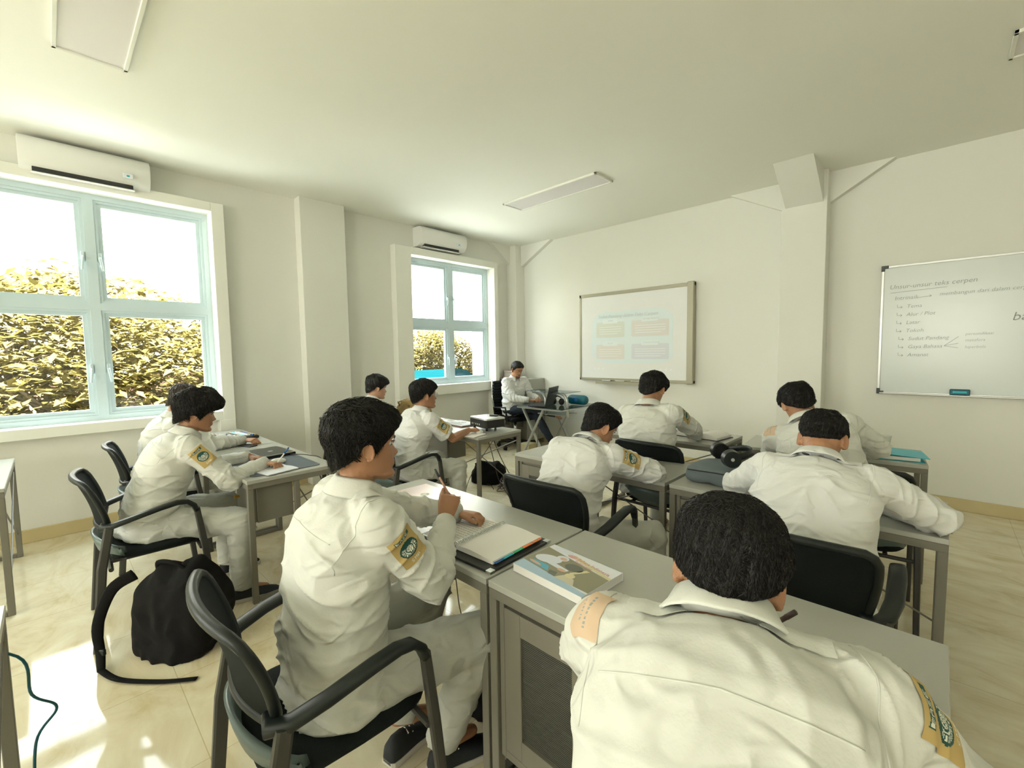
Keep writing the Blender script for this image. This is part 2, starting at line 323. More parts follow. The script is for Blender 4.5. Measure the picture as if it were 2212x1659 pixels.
# polished marble floor tiles
def floor_mat():
    m = bpy.data.materials.new('marble_tile'); m.use_nodes = True; n = m.node_tree; b = n.nodes['Principled BSDF']; L = n.links.new
    t = n.nodes.new('ShaderNodeTexCoord'); br = n.nodes.new('ShaderNodeTexBrick'); mp = n.nodes.new('ShaderNodeMapping')
    mp.inputs['Location'].default_value = (.12, .27, 0); L(t.outputs['Object'], mp.inputs[0]); L(mp.outputs[0], br.inputs['Vector'])
    br.offset = 0; br.inputs['Scale'].default_value = 1; br.inputs['Brick Width'].default_value = .6; br.inputs['Row Height'].default_value = .6; br.inputs['Mortar Size'].default_value = .0018
    br.inputs['Color1'].default_value = (1, 1, 1, 1); br.inputs['Color2'].default_value = (.96, .96, .96, 1); br.inputs['Mortar'].default_value = (.72, .69, .6, 1)
    nz = n.nodes.new('ShaderNodeTexNoise'); nz.inputs['Scale'].default_value = 2.2; nz.inputs['Detail'].default_value = 9; nz.inputs['Distortion'].default_value = 1.6; nz.inputs['Roughness'].default_value = .62
    m2 = n.nodes.new('ShaderNodeMapping'); m2.inputs['Scale'].default_value = (1, 1.9, 1); m2.inputs['Rotation'].default_value = (0, 0, .6); L(t.outputs['Object'], m2.inputs[0]); L(m2.outputs[0], nz.inputs['Vector'])
    cr_ = n.nodes.new('ShaderNodeValToRGB'); cr_.color_ramp.elements[0].position = .30; cr_.color_ramp.elements[0].color = (.58, .49, .27, 1); cr_.color_ramp.elements[1].position = .66; cr_.color_ramp.elements[1].color = (.78, .73, .54, 1)
    e = cr_.color_ramp.elements.new(.47); e.color = (.71, .63, .44, 1)
    L(nz.outputs[0], cr_.inputs[0]); mx = n.nodes.new('ShaderNodeMixRGB'); mx.blend_type = 'MULTIPLY'; mx.inputs[0].default_value = 1
    L(cr_.outputs[0], mx.inputs[1]); L(br.outputs[0], mx.inputs[2]); L(mx.outputs[0], b.inputs['Base Color'])
    b.inputs['Roughness'].default_value = .06; b.inputs['Specular IOR Level'].default_value = .30
    n3 = n.nodes.new('ShaderNodeTexNoise'); n3.inputs['Scale'].default_value = 3; n3.inputs['Detail'].default_value = 3; L(t.outputs['Object'], n3.inputs['Vector'])
    bp = n.nodes.new('ShaderNodeBump'); bp.inputs['Distance'].default_value = .00015; bp.inputs['Strength'].default_value = 1; L(n3.outputs[0], bp.inputs['Height']); L(bp.outputs[0], b.inputs['Normal'])
    return m
M['floor'] = floor_mat()
# ---------------------------------------------------------------- room shell
XL, XR, YF, YB, ZC = -5.35, 3.3, 5.68, -5.6, 3.27
def struct(name, mb, m, parent=None, smooth=False):
    o = mb.build(name, m, parent, smooth)
    if parent is None: o['kind'] = 'structure'
    return o
struct('floor', MB().box(XL - .2, XR + .2, YB - .2, YF + .2, -.1, 0), M['floor'])
struct('ceiling', MB().box(XL - .2, XR + .2, YB - .2, YF + .2, ZC, ZC + .1), M['ceil'])
b = MB(); prev = YB - .2
for y0, y1, z0, z1 in sorted(WINS):
    b.box(XL - .2, XL, prev, y0, 0, ZC); b.box(XL - .2, XL, y0, y1, 0, z0); b.box(XL - .2, XL, y0, y1, z1, ZC); prev = y1
b.box(XL - .2, XL, prev, YF + .2, 0, ZC); struct('wall_left', b, M['wall'])
struct('wall_front', MB().box(XL, XR, YF, YF + .2, 0, ZC), M['wall'])
b = MB(); p = YB - .2
for a, c in RIGHTW: b.box(XR, XR + .2, p, a, 0, ZC); b.box(XR, XR + .2, a, c, 0, 1.0); b.box(XR, XR + .2, a, c, 2.9, ZC); p = c
b.box(XR, XR + .2, p, YF + .2, 0, ZC); struct('wall_right', b, M['wall'])
b = MB(); p = XL
for a, c in BACKW: b.box(p, a, YB - .2, YB, 0, ZC); b.box(a, c, YB - .2, YB, 0, 1.0); b.box(a, c, YB - .2, YB, 2.9, ZC); p = c
b.box(p, XR, YB - .2, YB, 0, ZC); struct('wall_back', b, M['wall'])
struct('baseboard_left', MB().box(XL, XL + .018, YB, YF, 0, .11, .003), M['base'])
struct('baseboard_front', MB().box(XL + .018, XR - .018, YF - .018, YF, 0, .11, .003), M['base'])
struct('baseboard_right', MB().box(XR - .018, XR, YB, YF, 0, .11, .003), M['base'])
def hz_prism(poly, a, b_, axis):
    mb = MB(); n = len(poly)
    P_ = lambda t, p: (t, p[0], p[1]) if axis == 'x' else (p[0], t, p[1])
    v = [P_(a, p) for p in poly] + [P_(b_, p) for p in poly]
    mb.add(v, [tuple(range(n)), tuple(reversed(range(n, 2 * n)))] + [(i, n + i, n + (i + 1) % n, (i + 1) % n) for i in range(n)]); return mb
# columns, haunches
b = MB().box(XL, XL + .15, 2.04, 2.56, 0, ZC, .004); struct('trim_1', b, M['wall'])
b = MB().box(-1.27, -.87, 5.47, YF, 0, ZC, .004); struct('trim_2', b, M['wall'])
struct('trim_3', hz_prism([(5.47, 2.96), (5.475, ZC), (4.95, ZC)], -1.235, -.905, 'x'), M['wall'])
b = hz_prism([(-1.27, 2.97), (-1.27, ZC), (-1.83, ZC)], 5.60, YF, 'y'); q = hz_prism([(-.87, 2.97), (-.37, ZC), (-.87, ZC)], 5.60, YF, 'y'); b.add(q.v, q.f); struct('trim_4', b, M['wall'])
b = MB().box(XL, -5.14, 5.47, YF, 0, ZC, .004); q = hz_prism([(5.47, 2.97), (5.47, ZC), (5.05, ZC)], XL, -5.27, 'x'); b.add(q.v, q.f)
q = hz_prism([(-5.14, 2.93), (-4.5, ZC), (-5.14, ZC)], 5.60, YF, 'y'); b.add(q.v, q.f); struct('trim_5', b, M['wall'])
# window surrounds and windows
OUT = [(-.74, 1.31, .86, 3.02, .14), (3.25, 5.14, .90, 2.95, .15), (-4.58, -2.42, .86, 3.02, .14)]
for i, ((y0, y1, z0, z1), (a0, a1, c0, c1, lw)) in enumerate(zip(WINS, OUT)):
    b = MB(); xf = XL + .12
    b.box(XL, xf, a0, y0, c0, c1, .004); b.box(XL, xf, y1, a1, c0, c1, .004); b.box(XL, xf, y0, y1, z1, c1, .004); b.box(XL, xf, y0, y1, c0, z0, .004)
    b.box(XL, xf, a0, a0 + lw, 0, c0, .004); b.box(XL, xf, a1 - lw, a1, 0, c0, .004)
    struct('trim_%d' % (6 + i), b, M['trim'])
    w = thing('window_%d' % (i + 1), None, None, (XL - .10, (y0 + y1) / 2, z0)); w['kind'] = 'structure'
    hw = (y1 - y0) / 2; H_ = z1 - z0; zm = H_ * (.51 if i != 1 else .49); f = MB(); t = .045
    m_, n_ = .035, .033
    for (p0, p1, q0, q1) in ((-hw, -hw + t, 0, H_), (hw - t, hw, 0, H_), (-hw + t, hw - t, 0, t), (-hw + t, hw - t, H_ - t, H_), (-m_, m_, t, H_ - t), (-hw + t, -m_, zm - n_, zm + n_), (m_, hw - t, zm - n_, zm + n_)):
        f.box(-.05, .05, p0, p1, q0, q1)
    f.build('window_frame', M['frame'], w)
    for (p0, p1) in ((-hw + t, -.035), (.035, hw - t)):
        for (q0, q1) in ((t, zm - .033), (zm + .033, H_ - t)):
            s_ = MB(); e = .045
            for k, (in0, in1, xa, xb) in enumerate(((0.0, .022, -.02, .040), (.020, .052, -.02, .024))):
                s_.box(xa, xb, p0 + in0, p0 + in1, q0 + in0, q1 - in0); s_.box(xa, xb, p1 - in1, p1 - in0, q0 + in0, q1 - in0)
                s_.box(xa, xb, p0 + in1, p1 - in1, q0 + in0, q0 + in1); s_.box(xa, xb, p0 + in1, p1 - in1, q1 - in1, q1 - in0)
            so = s_.build('window_sash', M['frame'], w)
            MB().box(-.003, .003, p0 + .05, p1 - .05, q0 + .05, q1 - .05).build('pane', M['pane'], so)
            sg = -1 if p0 < 0 else 1; yh = (p1 - .02) if p0 < 0 else (p0 + .02); zh = (q0 + q1) / 2 - .05
            h = MB().box(.04, .055, yh - .012, yh + .012, zh - .04, zh + .04, .003); h.tube([(.05, yh, zh), (.075, yh, zh - .01), (.085, yh + sg * .006, zh - .07), (.08, yh + sg * .012, zh - .12)], [.009, .009, .008, .007], 8)
            h.build('window_handle', M['frame'], so, 'auto')
# ceiling lights
def ceiling_light(x, y, label):
    t = thing('ceiling_light', label, 'light', (x, y, ZC), 0, 'ceiling panel lights'); a, c = .65, .165
    f = MB()
    for (x0, x1, y0, y1) in ((-a, a, -c, -c + .022), (-a, a, c - .022, c), (-a, -a + .022, -c, c), (a - .022, a, -c, c)): f.box(x0, x1, y0, y1, -.022, 0, .003)
    f.build('frame', M['trim'], t); MB().box(-a + .02, a - .02, -c + .02, c - .02, -.014, -.006).build('diffuser', M['diff'], t)
ceiling_light(-3.18, 4.03, 'flat white ceiling panel light near the projection screen')
ceiling_light(-3.02, .285, 'flat white ceiling panel light above the large left window, at the top left')
ceiling_light(.88, 4.06, 'ceiling panel light cut by the right edge, above the whiteboard')
# ---------------------------------------------------------------- wall furniture
def aircon(y, label):
    t = thing('air_conditioner', label, 'air conditioner', (XL, y, 2.98)); h = .40
    prof = [(0, 0), (.10, 0), (.165, .03), (.20, .075), (.215, .15), (.21, .22), (.18, .255), (.12, .265), (0, .265)]
    b = MB(); R_ = [[(x, yy, z) for x, z in prof] for yy in (-h, -h + .008, h - .008, h)]
    R_[0] = [(x * .985, -h, .13 + (z - .13) * .97) for x, z in prof]; R_[-1] = [(x * .985, h, .13 + (z - .13) * .97) for x, z in prof]
    b.loft(R_); b.build('housing', M['white'], t, 'auto')
    MB().box(.075, .168, -h + .07, h - .12, -.006, .036, .003, M=Matrix.Translation((0, 0, 0))).build('air_outlet', M['black'], t)
    f = MB().box(.085, .172, -h + .06, h - .11, -.012, -.004, .002); f.build('louvre', M['white'], t)
    MB().box(.212, .218, h - .19, h - .12, .07, .115, .004).build('display', M['bpaper'], t)
    d = MB(); d.box(.217, .221, h - .165, h - .145, .085, .10, .002); d.build('status_light', M['cyan'], t)
aircon(.335, 'white wall air conditioner above the large left window'); aircon(4.02, 'white wall air conditioner above the smaller far window')
# interactive whiteboard with the projected slide
t = thing('interactive_whiteboard', 'framed interactive whiteboard showing a pale projected slide', 'whiteboard', (-3.10, YF - .05, 1.07))
hw, H_ = .865, 1.27
MB().box(-hw + .02, hw - .05, -.005, .02, .03, H_ - .03).build('board_surface', M['sboard'], t)
f = MB(); f.box(-hw, hw, -.015, .04, H_ - .045, H_, .003); f.box(-hw, hw, -.015, .04, 0, .035, .003); f.box(-hw, -hw + .03, -.015, .04, 0, H_, .003); f.build('board_frame', M['alu'], t)
MB().box(hw - .085, hw, -.035, .04, -.01, H_ + .01, .008).build('side_bar', M['alu'], t)
f = MB(); f.prism([(-.55, -.02), (-.53, -.095), (-.4, -.11), (.3, -.11), (.45, -.095), (.47, -.02)], -.045, -.005); f.build('pen_tray', M['alu'], t)
for x in (-.36, -.14, .1): MB().tube([(x - .07, -.075, .003), (x + .07, -.075, .003)], .009, 8).build('pen', M['silver'], t)
SL = [mat('slide_' + n_, c_, .6) for n_, c_ in (('cloud', (.74, .83, .84)), ('olive', (.70, .735, .66)), ('pink', (.735, .72, .69)), ('mauve', (.69, .72, .755)), ('label', (.78, .85, .85)), ('ink', (.62, .69, .70)), ('light', (.86, .87, .86)), ('sand', (.74, .725, .68)))]
sl = MB(); y_ = -.0065
def flat(mb, poly, yy, mi): n = len(poly); mb.add([(p[0], yy, p[1]) for p in poly] + [(p[0], yy + .0006, p[1]) for p in poly], [tuple(range(n)), tuple(reversed(range(n, 2 * n)))] + [(i, n + i, n + (i + 1) % n, (i + 1) % n) for i in range(n)], mi)
def rr(x0, x1, z0, z1, r=.02):
    return [(cx + r * cos(a), cz + r * sin(a)) for cx, cz, s0 in ((x1 - r, z1 - r, 0), (x0 + r, z1 - r, 90), (x0 + r, z0 + r, 180), (x1 - r, z0 + r, 270)) for a in [radians(s0 + k * 22.5) for k in range(5)]]
rnd = random.Random(3); cl = []
for k in range(56):
    a = 2 * pi * k / 56; ex = .62 * (abs(cos(a)) ** .35) * (1 if cos(a) > 0 else -1); ez = .37 * (abs(sin(a)) ** .35) * (1 if sin(a) > 0 else -1); j = 1 + rnd.uniform(-.03, .03); cl.append((-.02 + ex * j, .62 + ez * j))
flat(sl, cl, y_, 0)
for (x0, x1, z0, z1, mi) in ((-.57, -.11, .62, .84, 1), (.0, .54, .62, .84, 2), (-.57, -.11, .31, .52, 7), (.0, .54, .31, .52, 3)):
    flat(sl, rr(x0, x1, z0, z1), y_ - .001, mi); cx = (x0 + x1) / 2; flat(sl, rr(cx - .12, cx + .12, z1 - .02, z1 + .045, .008), y_ - .002, 4)
    for k in range(4): flat(sl, rr(x0 + .05, x1 - .05 - .06 * (k == 3), z1 - .075 - k * .032, z1 - .067 - k * .032, .003), y_ - .002, 6)
for (x, z) in ((-.60, .17), (-.53, .17), (-.46, .17), (.36, .17), (.43, .17), (.50, .17), (.57, .17)): flat(sl, rr(x - .015, x + .015, z - .012, z + .012, .008), y_, 6)
for txt, x, z, s_ in (('TEMA', -.38, .845, .035), ('ALUR', -.38, .525, .035), ('LATAR WAKTU', .17, .845, .033), ('TOKOH UTAMA', .17, .525, .033)):
    add_text(sl, txt, s_, Matrix.Translation((x, y_ - .003, z)) @ Matrix.Rotation(pi / 2, 4, 'X'), 5)
add_text(sl, 'Sudut Pandang dalam Teks Cerpen', .066, Matrix.Translation((-.54, y_ - .003, .90)) @ Matrix.Rotation(pi / 2, 4, 'X'), 5, shear=.25)
sl.build('projected_slide', SL, t)
# whiteboard with handwriting
t = thing('whiteboard', 'large wall whiteboard with faint grey handwriting, cut by the right edge', 'whiteboard', (-.44, YF - .03, 1.045))
MB().box(.01, 2.39, -.004, .028, .012, 1.213).build('board_surface', M['board'], t)
f = MB()
for (x0, x1, z0, z1) in ((0, 2.4, 1.205, 1.225), (0, 2.4, 0, .02), (0, .02, 0, 1.225), (2.38, 2.4, 0, 1.225)): f.box(x0, x1, -.012, .03, z0, z1, .002)
f.build('board_frame', M['silver'], t)
for (x, z) in ((0, 0), (0, 1.225), (2.4, 0), (2.4, 1.225)):
    sx_, sz_ = (1 if x == 0 else -1), (1 if z == 0 else -1); c = MB(); xs = sorted((x - .004 * sx_, x + .05 * sx_)); zs = sorted((z - .004 * sz_, z + .024 * sz_)); c.box(xs[0], xs[1], -.016, .028, zs[0], zs[1], .002)
    xs = sorted((x - .004 * sx_, x + .022 * sx_)); zs = sorted((z - .004 * sz_, z + .05 * sz_)); c.box(xs[0], xs[1], -.0165, .0275, zs[0], zs[1], .002); c.build('corner_cap', M['laptop'], t)
MB().box(.02, 2.38, -.055, -.012, .0, .012, .003).build('pen_ledge', M['silver'], t)
hwr = MB(); RX = Matrix.Rotation(pi / 2, 4, 'X')
def wr_(txt, x, z, s_=.052): add_text(hwr, txt, s_, Matrix.Translation((x, -.0048, z)) @ RX @ Matrix.Rotation(.015, 4, 'Z'), 0, shear=.22, depth=.0003, bold=-.0005)
def ln(pts, r=.0014): hwr.tube([(x, -.0048, z) for x, z in pts], r, 4)
wr_('Unsur-unsur teks cerpen', .06, 1.0, .058); ln([(.07, .965), (.46, .985)])
wr_('Intrinsik', .10, .895); ln([(.27, .905), (.36, .915)]); ln([(.345, .925), (.36, .915), (.347, .905)]); wr_('membangun dari dalam cerpen', .41, .91, .046)
for k, s_ in enumerate(('Tema', 'Alur / Plot', 'Latar', 'Tokoh', 'Sudut Pandang', 'Gaya Bahasa', 'Amanat')):
    z = .815 - k * .076; x = .19 + (.02 if k > 3 else 0); wr_(s_, x, z, .047); ln([(x - .065, z + .035), (x - .065, z + .01), (x - .03, z + .01)]); ln([(x - .04, z + .02), (x - .03, z + .01), (x - .04, z)])
ln([(.46, .455), (.55, .535)]); ln([(.46, .455), (.55, .475)]); ln([(.46, .452), (.55, .435)])
wr_('personifikasi', .59, .545, .034); wr_('metafora', .59, .49, .034); wr_('hiperbola', .59, .43, .034); wr_('baro', .86, .66, .10)
hwr.build('handwriting', M['ink'], t)
t = thing('board_eraser', 'small blue whiteboard eraser on the ledge of the right whiteboard', 'eraser', (.135, YF - .065, 1.058)); MB().box(-.065, .065, -.02, .02, 0, .052, .006).build('eraser_body', M['teal'], t); MB().box(-.045, .045, -.022, -.019, .018, .036, .001).build('label', M['cyan'], t)
# ---------------------------------------------------------------- desks
DT = .76
def desk(x0, x1, y0, y1, kind, label, rot_=0, group='grey metal desks', off=0, mid=False):
    """kind: 'plain', 'drawer' (hanging box at the right end), 'cabinet' (door unit at the left end)"""
    w, d = x1 - x0, y1 - y0; t = thing('desk', label, 'desk', ((x0 + x1) / 2, (y0 + y1) / 2, 0), rot_, group); hw, hd = w / 2, d / 2
    MB().box(-hw + .003, hw - .003, -hd, hd, DT - .022, DT, .002).build('desktop', M['steel'], t)
    ap = MB(); ap.box(-hw + .004, hw - .004, -hd + .002, -hd + .032, DT - .055, DT - .022, .002); ap.box(-hw + .004, hw - .004, hd - .032, hd - .002, DT - .055, DT - .022, .002)
    for sx_ in (-1, 1): xs = sorted((sx_ * (hw - .004), sx_ * (hw - .034))); ap.box(xs[0], xs[1], -hd + .03, hd - .03, DT - .055, DT - .022, .002)
    ap.build('apron', M['desk'], t)
    for sx_ in (-1, 1):
        xs = sorted((sx_ * (hw - .004), sx_ * (hw - .036)))
        for sy in (-1, 1):
            ys = sorted((sy * (hd - .002), sy * (hd - .034))); MB().box(xs[0], xs[1], ys[0], ys[1], 0, DT - .055, .002).build('leg', M['desk'], t)
        MB().box(xs[0], xs[1], -hd + .034, hd - .034, .005, .03, .002).build('floor_rail', M['desk'], t)
    z0, z1 = .18, .66
    br = MB(); br.tube([(-hw + .03, hd - .02, z0), (hw - .03, hd - .02, z1)], .005, 6); br.tube([(hw - .03, hd - .012, z0), (-hw + .03, hd - .012, z1)], .005, 6); br.build('cross_brace', M['desk'], t)
    def knob(p, x, y, z):
        k = MB(); k.tube([(x, y, z), (x, y - .012, z), (x, y - .03, z)], [.007, .008, .013], 14, ref=(1, 0, 0)); k.build('knob', M['gold'], p, 'auto')
    if kind == 'drawer':
        xr = hw - .045 - off; c = MB().box(xr - .36, xr, -hd + .06, -hd + .27, DT - .28, DT - .023, .003); c.build('drawer_box', M['desk'], t)
        f_ = MB().box(xr - .355, xr - .005, -hd + .044, -hd + .059, DT - .275, DT - .06, .002).build('drawer_front', M['desk'], t); knob(f_, xr - .30, -hd + .044, DT - .17)
        if mid: MB().box(hw - .036, hw - .006, -hd + .272, -hd + .302, 0, DT - .055, .002).build('leg', M['desk'], t)
    if kind == 'cabinet':
        x0_, x1_ = -hw + .04, -hw + .42; zb = .17
        c = MB().box(x0_, x1_, -hd + .03, hd - .06, zb, DT - .056, .003); c.build('cabinet_body', M['desk'], t)
        dr = MB(); ya, yb = -hd + .012, -hd + .029; a0, a1, c0, c1 = x0_ + .022, x1_ - .022, zb + .03, DT - .075; m_ = .07
        dr.box(a0, a0 + m_, ya, yb, c0, c1, .002); dr.box(a1 - m_, a1, ya, yb, c0, c1, .002); dr.box(a0 + m_, a1 - m_, ya, yb, c0, c0 + m_, .001); dr.box(a0 + m_, a1 - m_, ya, yb, c1 - m_, c1, .001)
        do = dr.build('cabinet_door', M['desk'], t)
        g = MB(); g.box(a0 + m_, a1 - m_, yb - .004, yb - .002, c0 + m_, c1 - m_); z = c0 + m_ + .002
        while z < c1 - m_ - .002: g.box(a0 + m_ + .001, a1 - m_ - .001, yb - .007, yb - .003, z, z + .0022); z += .006
        g.build('door_mesh', M['mesh'], do); knob(do, a1 - m_ * .45, ya, zb + .19)
        fr = MB(); fr.box(x0_, x0_ + .02, -hd + .014, -hd + .03, zb, DT - .056, .001); fr.box(x1_ - .02, x1_, -hd + .014, -hd + .03, zb, DT - .056, .001); fr.box(x0_ + .02, x1_ - .02, -hd + .014, -hd + .03, zb, zb + .027, .001); fr.build('door_frame', M['desk'], t)
    return t
desk(-2.195, -1.045, .95, 1.50, 'drawer', 'desk with the pink laptop and the open spiral notebook', off=.45)
desk(-1.04, .045, .95, 1.50, 'cabinet', 'near desk with a brass-knobbed mesh door, under the textbook')
desk(-5.19, -4.085, .77, 1.32, 'plain', 'desk under the large window holding the open pencil case')
desk(-4.08, -2.93, .77, 1.32, 'drawer', 'desk with the dark blue mat and the closed black laptop', mid=True)
desk(-2.24, -1.08, 2.34, 2.88, 'cabinet', 'middle desk with a mesh door beside the cable tangle')
desk(-1.06, .055, 2.34, 2.88, 'cabinet', 'desk on the right with the headphones and grey bag on it')
desk(-5.10, -4.02, 2.55, 3.10, 'plain', 'desk by the far window with the brown bag on it')
desk(-4.01, -2.87, 2.55, 3.10, 'drawer', 'desk carrying the black projector', off=.45)
desk(-2.34, -1.19, 3.52, 4.07, 'plain', 'desk below the interactive whiteboard with the open thick book')
desk(-1.10, -.045, 3.68, 4.22, 'cabinet', 'desk near the white column with the cyan folder', radians(5))
desk(-5.03, -3.87, -.78, -.22, 'plain', 'empty desk cut by the left edge, further from the camera', group='desks at the left edge')
desk(-2.02, -.88, -.69, -.135, 'plain', 'empty desk at the lower left corner with a cable hanging off it', group='desks at the left edge')
# ---------------------------------------------------------------- chairs
def make_chair():
    t = thing('armchair', 'x', 'chair')
    # seat pad
    def sr(x, y, z, a, b_, e=.5, n=28): return [(x + a * math.copysign(abs(cos(q)) ** e, cos(q)), y + b_ * math.copysign(abs(sin(q)) ** e, sin(q)), z) for q in [2 * pi * k / n for k in range(n)]]
    s_ = MB(); s_.loft([sr(0, .01, .425, .19, .19), sr(0, .01, .428, .222, .222), sr(0, .01, .445, .238, .24), sr(0, .01, .462, .236, .238), sr(0, .01, .474, .215, .215), sr(0, .01, .478, .15, .15)]); s_.build('seat', M['fabric'], t, True)
    # rear shell that curls up behind the seat
    g = MB(); N = 20; out = []; inn = []
    for k in range(N + 1):
        a = -1.25 + 2.5 * k / N; x = .235 * sin(a) / sin(1.25); yb = -.10 - .145 * cos(a) / 1.0; h = .55 - .05 * (abs(a) / 1.25) ** 2
        out.append([(x * .90, yb * .92, .425), (x, yb, .46), (x * 1.02, yb - .012, .50), (x * 1.02, yb - .022, h), (x * .98, yb - .008, h + .002), (x * .96, yb + .008, .50), (x * .93, yb + .02, .45), (x * .85, yb * .88, .43)])
    g.loft(out); g.build('seat_shell', M['shell'], t, True)
    # backrest : curved rim + mesh panel
    def bk(u, v, off=0):   # u -1..1 across, v 0..1 up
        w = (.205 + .035 * sin(pi * min(v * .62, 1))) ; x = u * w; y = -.195 - .025 * v - .055 * v * v - .045 * (1 - u * u) ; z = .60 + .275 * v - .012 * u * u * v
        return V(x, y - off, z)
    rim = []; loop = [(u, 0) for u in np.linspace(-.86, .86, 12)] + [(.97, .06)] + [(1, v) for v in np.linspace(.14, .86, 10)] + [(.96, .95)] + [(u, 1) for u in np.linspace(.86, -.86, 14)] + [(-.96, .95)] + [(-1, v) for v in np.linspace(.86, .14, 10)] + [(-.97, .06)]
    pts = [bk(*q) for q in loop]; r_ = MB(); n = len(pts); cen = bk(0, .5); rings = []
    for i in range(n + 1):
        p = pts[i % n]; tn = nrm(pts[(i + 1) % n] - pts[(i - 1) % n]); ou = nrm(np.cross(tn, V(0, 1, 0))); ou = ou if np.dot(ou, p - cen) > 0 else -ou
        rings.append([p + ou * a * .013 + V(0, 1, 0) * c * .014 for a, c in ((1, .4), (.4, 1), (-.6, 1), (-1, .4), (-1, -.4), (-.6, -1), (.4, -1), (1, -.4))])
    r_.loft(rings, cap=False); r_.build('back_frame', M['plastic'], t, True)
    pm = MB(); nu, nv = 20, 14; f_ = []; v_ = []
    for sgn in (1, -1):
        for j in range(nv + 1):
            for i in range(nu + 1): v_.append(bk(-.965 + 1.93 * i / nu, .03 + .94 * j / nv, sgn * .005))
    K = (nu + 1) * (nv + 1)
    for j in range(nv):
        for i in range(nu): a = j * (nu + 1) + i; f_.append((a, a + 1, a + nu + 2, a + nu + 1)); f_.append((K + a, K + a + nu + 1, K + a + nu + 2, K + a + 1))
    pm.add(v_, f_); pm.build('back_mesh', M['fabric'], t, True)
    for s in (-1, 1):
        # arm: pad sweeping from the back frame forward
        a = MB(); P_ = [bk(s * .93, .10) + V(0, -.004, 0), V(s * .235, -.218, .622), V(s * .262, -.18, .632), V(s * .278, -.10, .655), V(s * .282, .02, .683), V(s * .282, .09, .694), V(s * .281, .135, .688), V(s * .279, .165, .660), V(s * .278, .178, .625)]
        a.tube(P_, [(.018, .02), (.017, .022), (.015, .024), (.014, .026), (.014, .027), (.014, .026), (.014, .024), (.014, .02), (.013, .016)], 12, ref=(0, 0, 1), sq=.6); a.build('armrest', M['plastic'], t, True)
        b = MB(); b.tube([(s * .278, -.275, 0), (s * .272, -.235, .42), (s * .265, -.195, .63)], [(.012, .019), (.014, .021), (.014, .02)], 8, ref=(1, 0, 0), sq=.45); b.build('leg', M['gun'], t)
        b = MB(); b.tube([(s * .278, .178, .64), (s * .276, .205, .42), (s * .282, .245, .0)], [(.012, .015), (.013, .017), (.011, .015)], 8, ref=(1, 0, 0), sq=.45); b.build('leg', M['gun'], t)
    b = MB(); b.tube([(-.27, -.2, .405), (.27, -.2, .405)], .011, 8); b.tube([(-.27, .19, .405), (.27, .19, .405)], .011, 8); b.tube([(-.15, -.2, .41), (-.15, .19, .41)], .011, 8); b.tube([(.15, -.2, .41), (.15, .19, .41)], .011, 8); b.build('seat_support', M['gun'], t)
    return t
chair0 = make_chair()
def chair(x, y, rz, label, first=[True]):
    if first[0]: first[0] = False; c = chair0; c.location = (x, y, 0); c.rotation_euler = (0, 0, radians(rz)); c['label'] = label; c['group'] = 'black student armchairs'; return c
    return dup(chair0, (x, y, 0), radians(rz), label, 'black student armchairs')
chair(-1.33, .54, -3, 'black armchair in the foreground left, under the student holding a pen up')
chair(-3.32, .37, -2, 'black armchair beside the black backpack, under the student in profile')
chair(-4.30, .56, -4, 'black armchair nearest the large window, mostly behind the profile student')
chair(-3.20, 2.0, -3, 'black armchair under the student with glasses')
chair(-4.28, 2.15, -3, 'black armchair by the far window, behind the student with glasses')
chair(-1.40, 1.90, 2, 'black mesh-backed armchair behind the middle desk with the cable tangle')
chair(-1.42, 3.07, -2, 'black mesh-backed armchair in front of the interactive whiteboard')
chair(-.34, 3.16, 6, 'black mesh-backed armchair near the cyan folder')
chair(-.36, 1.98, 2, 'large black mesh-backed armchair in front of the headphones desk')
chair(-.20, .47, 18, 'armchair under the nearest student at the lower right')
# ---------------------------------------------------------------- teacher corner
def office_chair(x, y, rz):
    t = thing('office_chair', 'black ribbed swivel office chair under the bearded man', 'chair', (x, y, 0), radians(rz))
    s_ = MB()
    for k in range(9): yy = -.20 + k * .05; s_.tube([(-.22, yy, .478), (0, yy, .472), (.22, yy, .478)], (.028), 10, rnd=True)
    s_.box(-.22, .22, -.22, .22, .44, .48, .01); s_.build('seat', M['fabric'], t, True)
    s_ = MB()
    for k in range(12): z = .53 + k * .045; yy = -.25 - .02 * sin(k * .4) - k * .004; s_.tube([(-.20, yy, z), (0, yy - .03, z), (.20, yy, z)], .025, 10, rnd=True)
    s_.build('backrest', M['fabric'], t, True)
    f_ = MB(); f_.tube([(0, -.24, .44), (0, -.33, .5), (0, -.34, .9)], .018, 8)
    for s in (-1, 1): f_.tube([(s * .21, -.25, .52), (s * .225, -.30, .8), (s * .20, -.33, 1.06)], .012, 8)
    f_.build('back_frame', M['chrome'], t, True)
    for s in (-1, 1): b = MB(); b.tube([(s * .24, -.2, .46), (s * .27, -.2, .64), (s * .27, .1, .66), (s * .25, .12, .46)], .014, 8); b.build('armrest', M['plastic'], t, True)
    b = MB(); b.tube([(0, 0, .10), (0, 0, .46)], [.035, .025], 12); b.build('gas_lift', M['chrome'], t, True)
    for k in range(5):
        a = 2 * pi * k / 5 + .3; b = MB(); b.tube([(0, 0, .11), (.28 * cos(a), .28 * sin(a), .075)], [(.022, .03), (.014, .02)], 8); lg = b.build('base_arm', M['plastic'], t, True)
        w_ = MB(); w_.tube([(.28 * cos(a) - .02 * sin(a), .28 * sin(a) + .02 * cos(a), .032), (.28 * cos(a) + .02 * sin(a), .28 * sin(a) - .02 * cos(a), .032)], .03, 12); w_.build('caster', M['plastic'], lg, True)
office_chair(-4.80, 5.05, -90 - 8)
t = thing('glass_desk', 'glass-topped computer desk on crossed silver legs', 'desk', (-4.02, 5.0, 0))
gt = .725
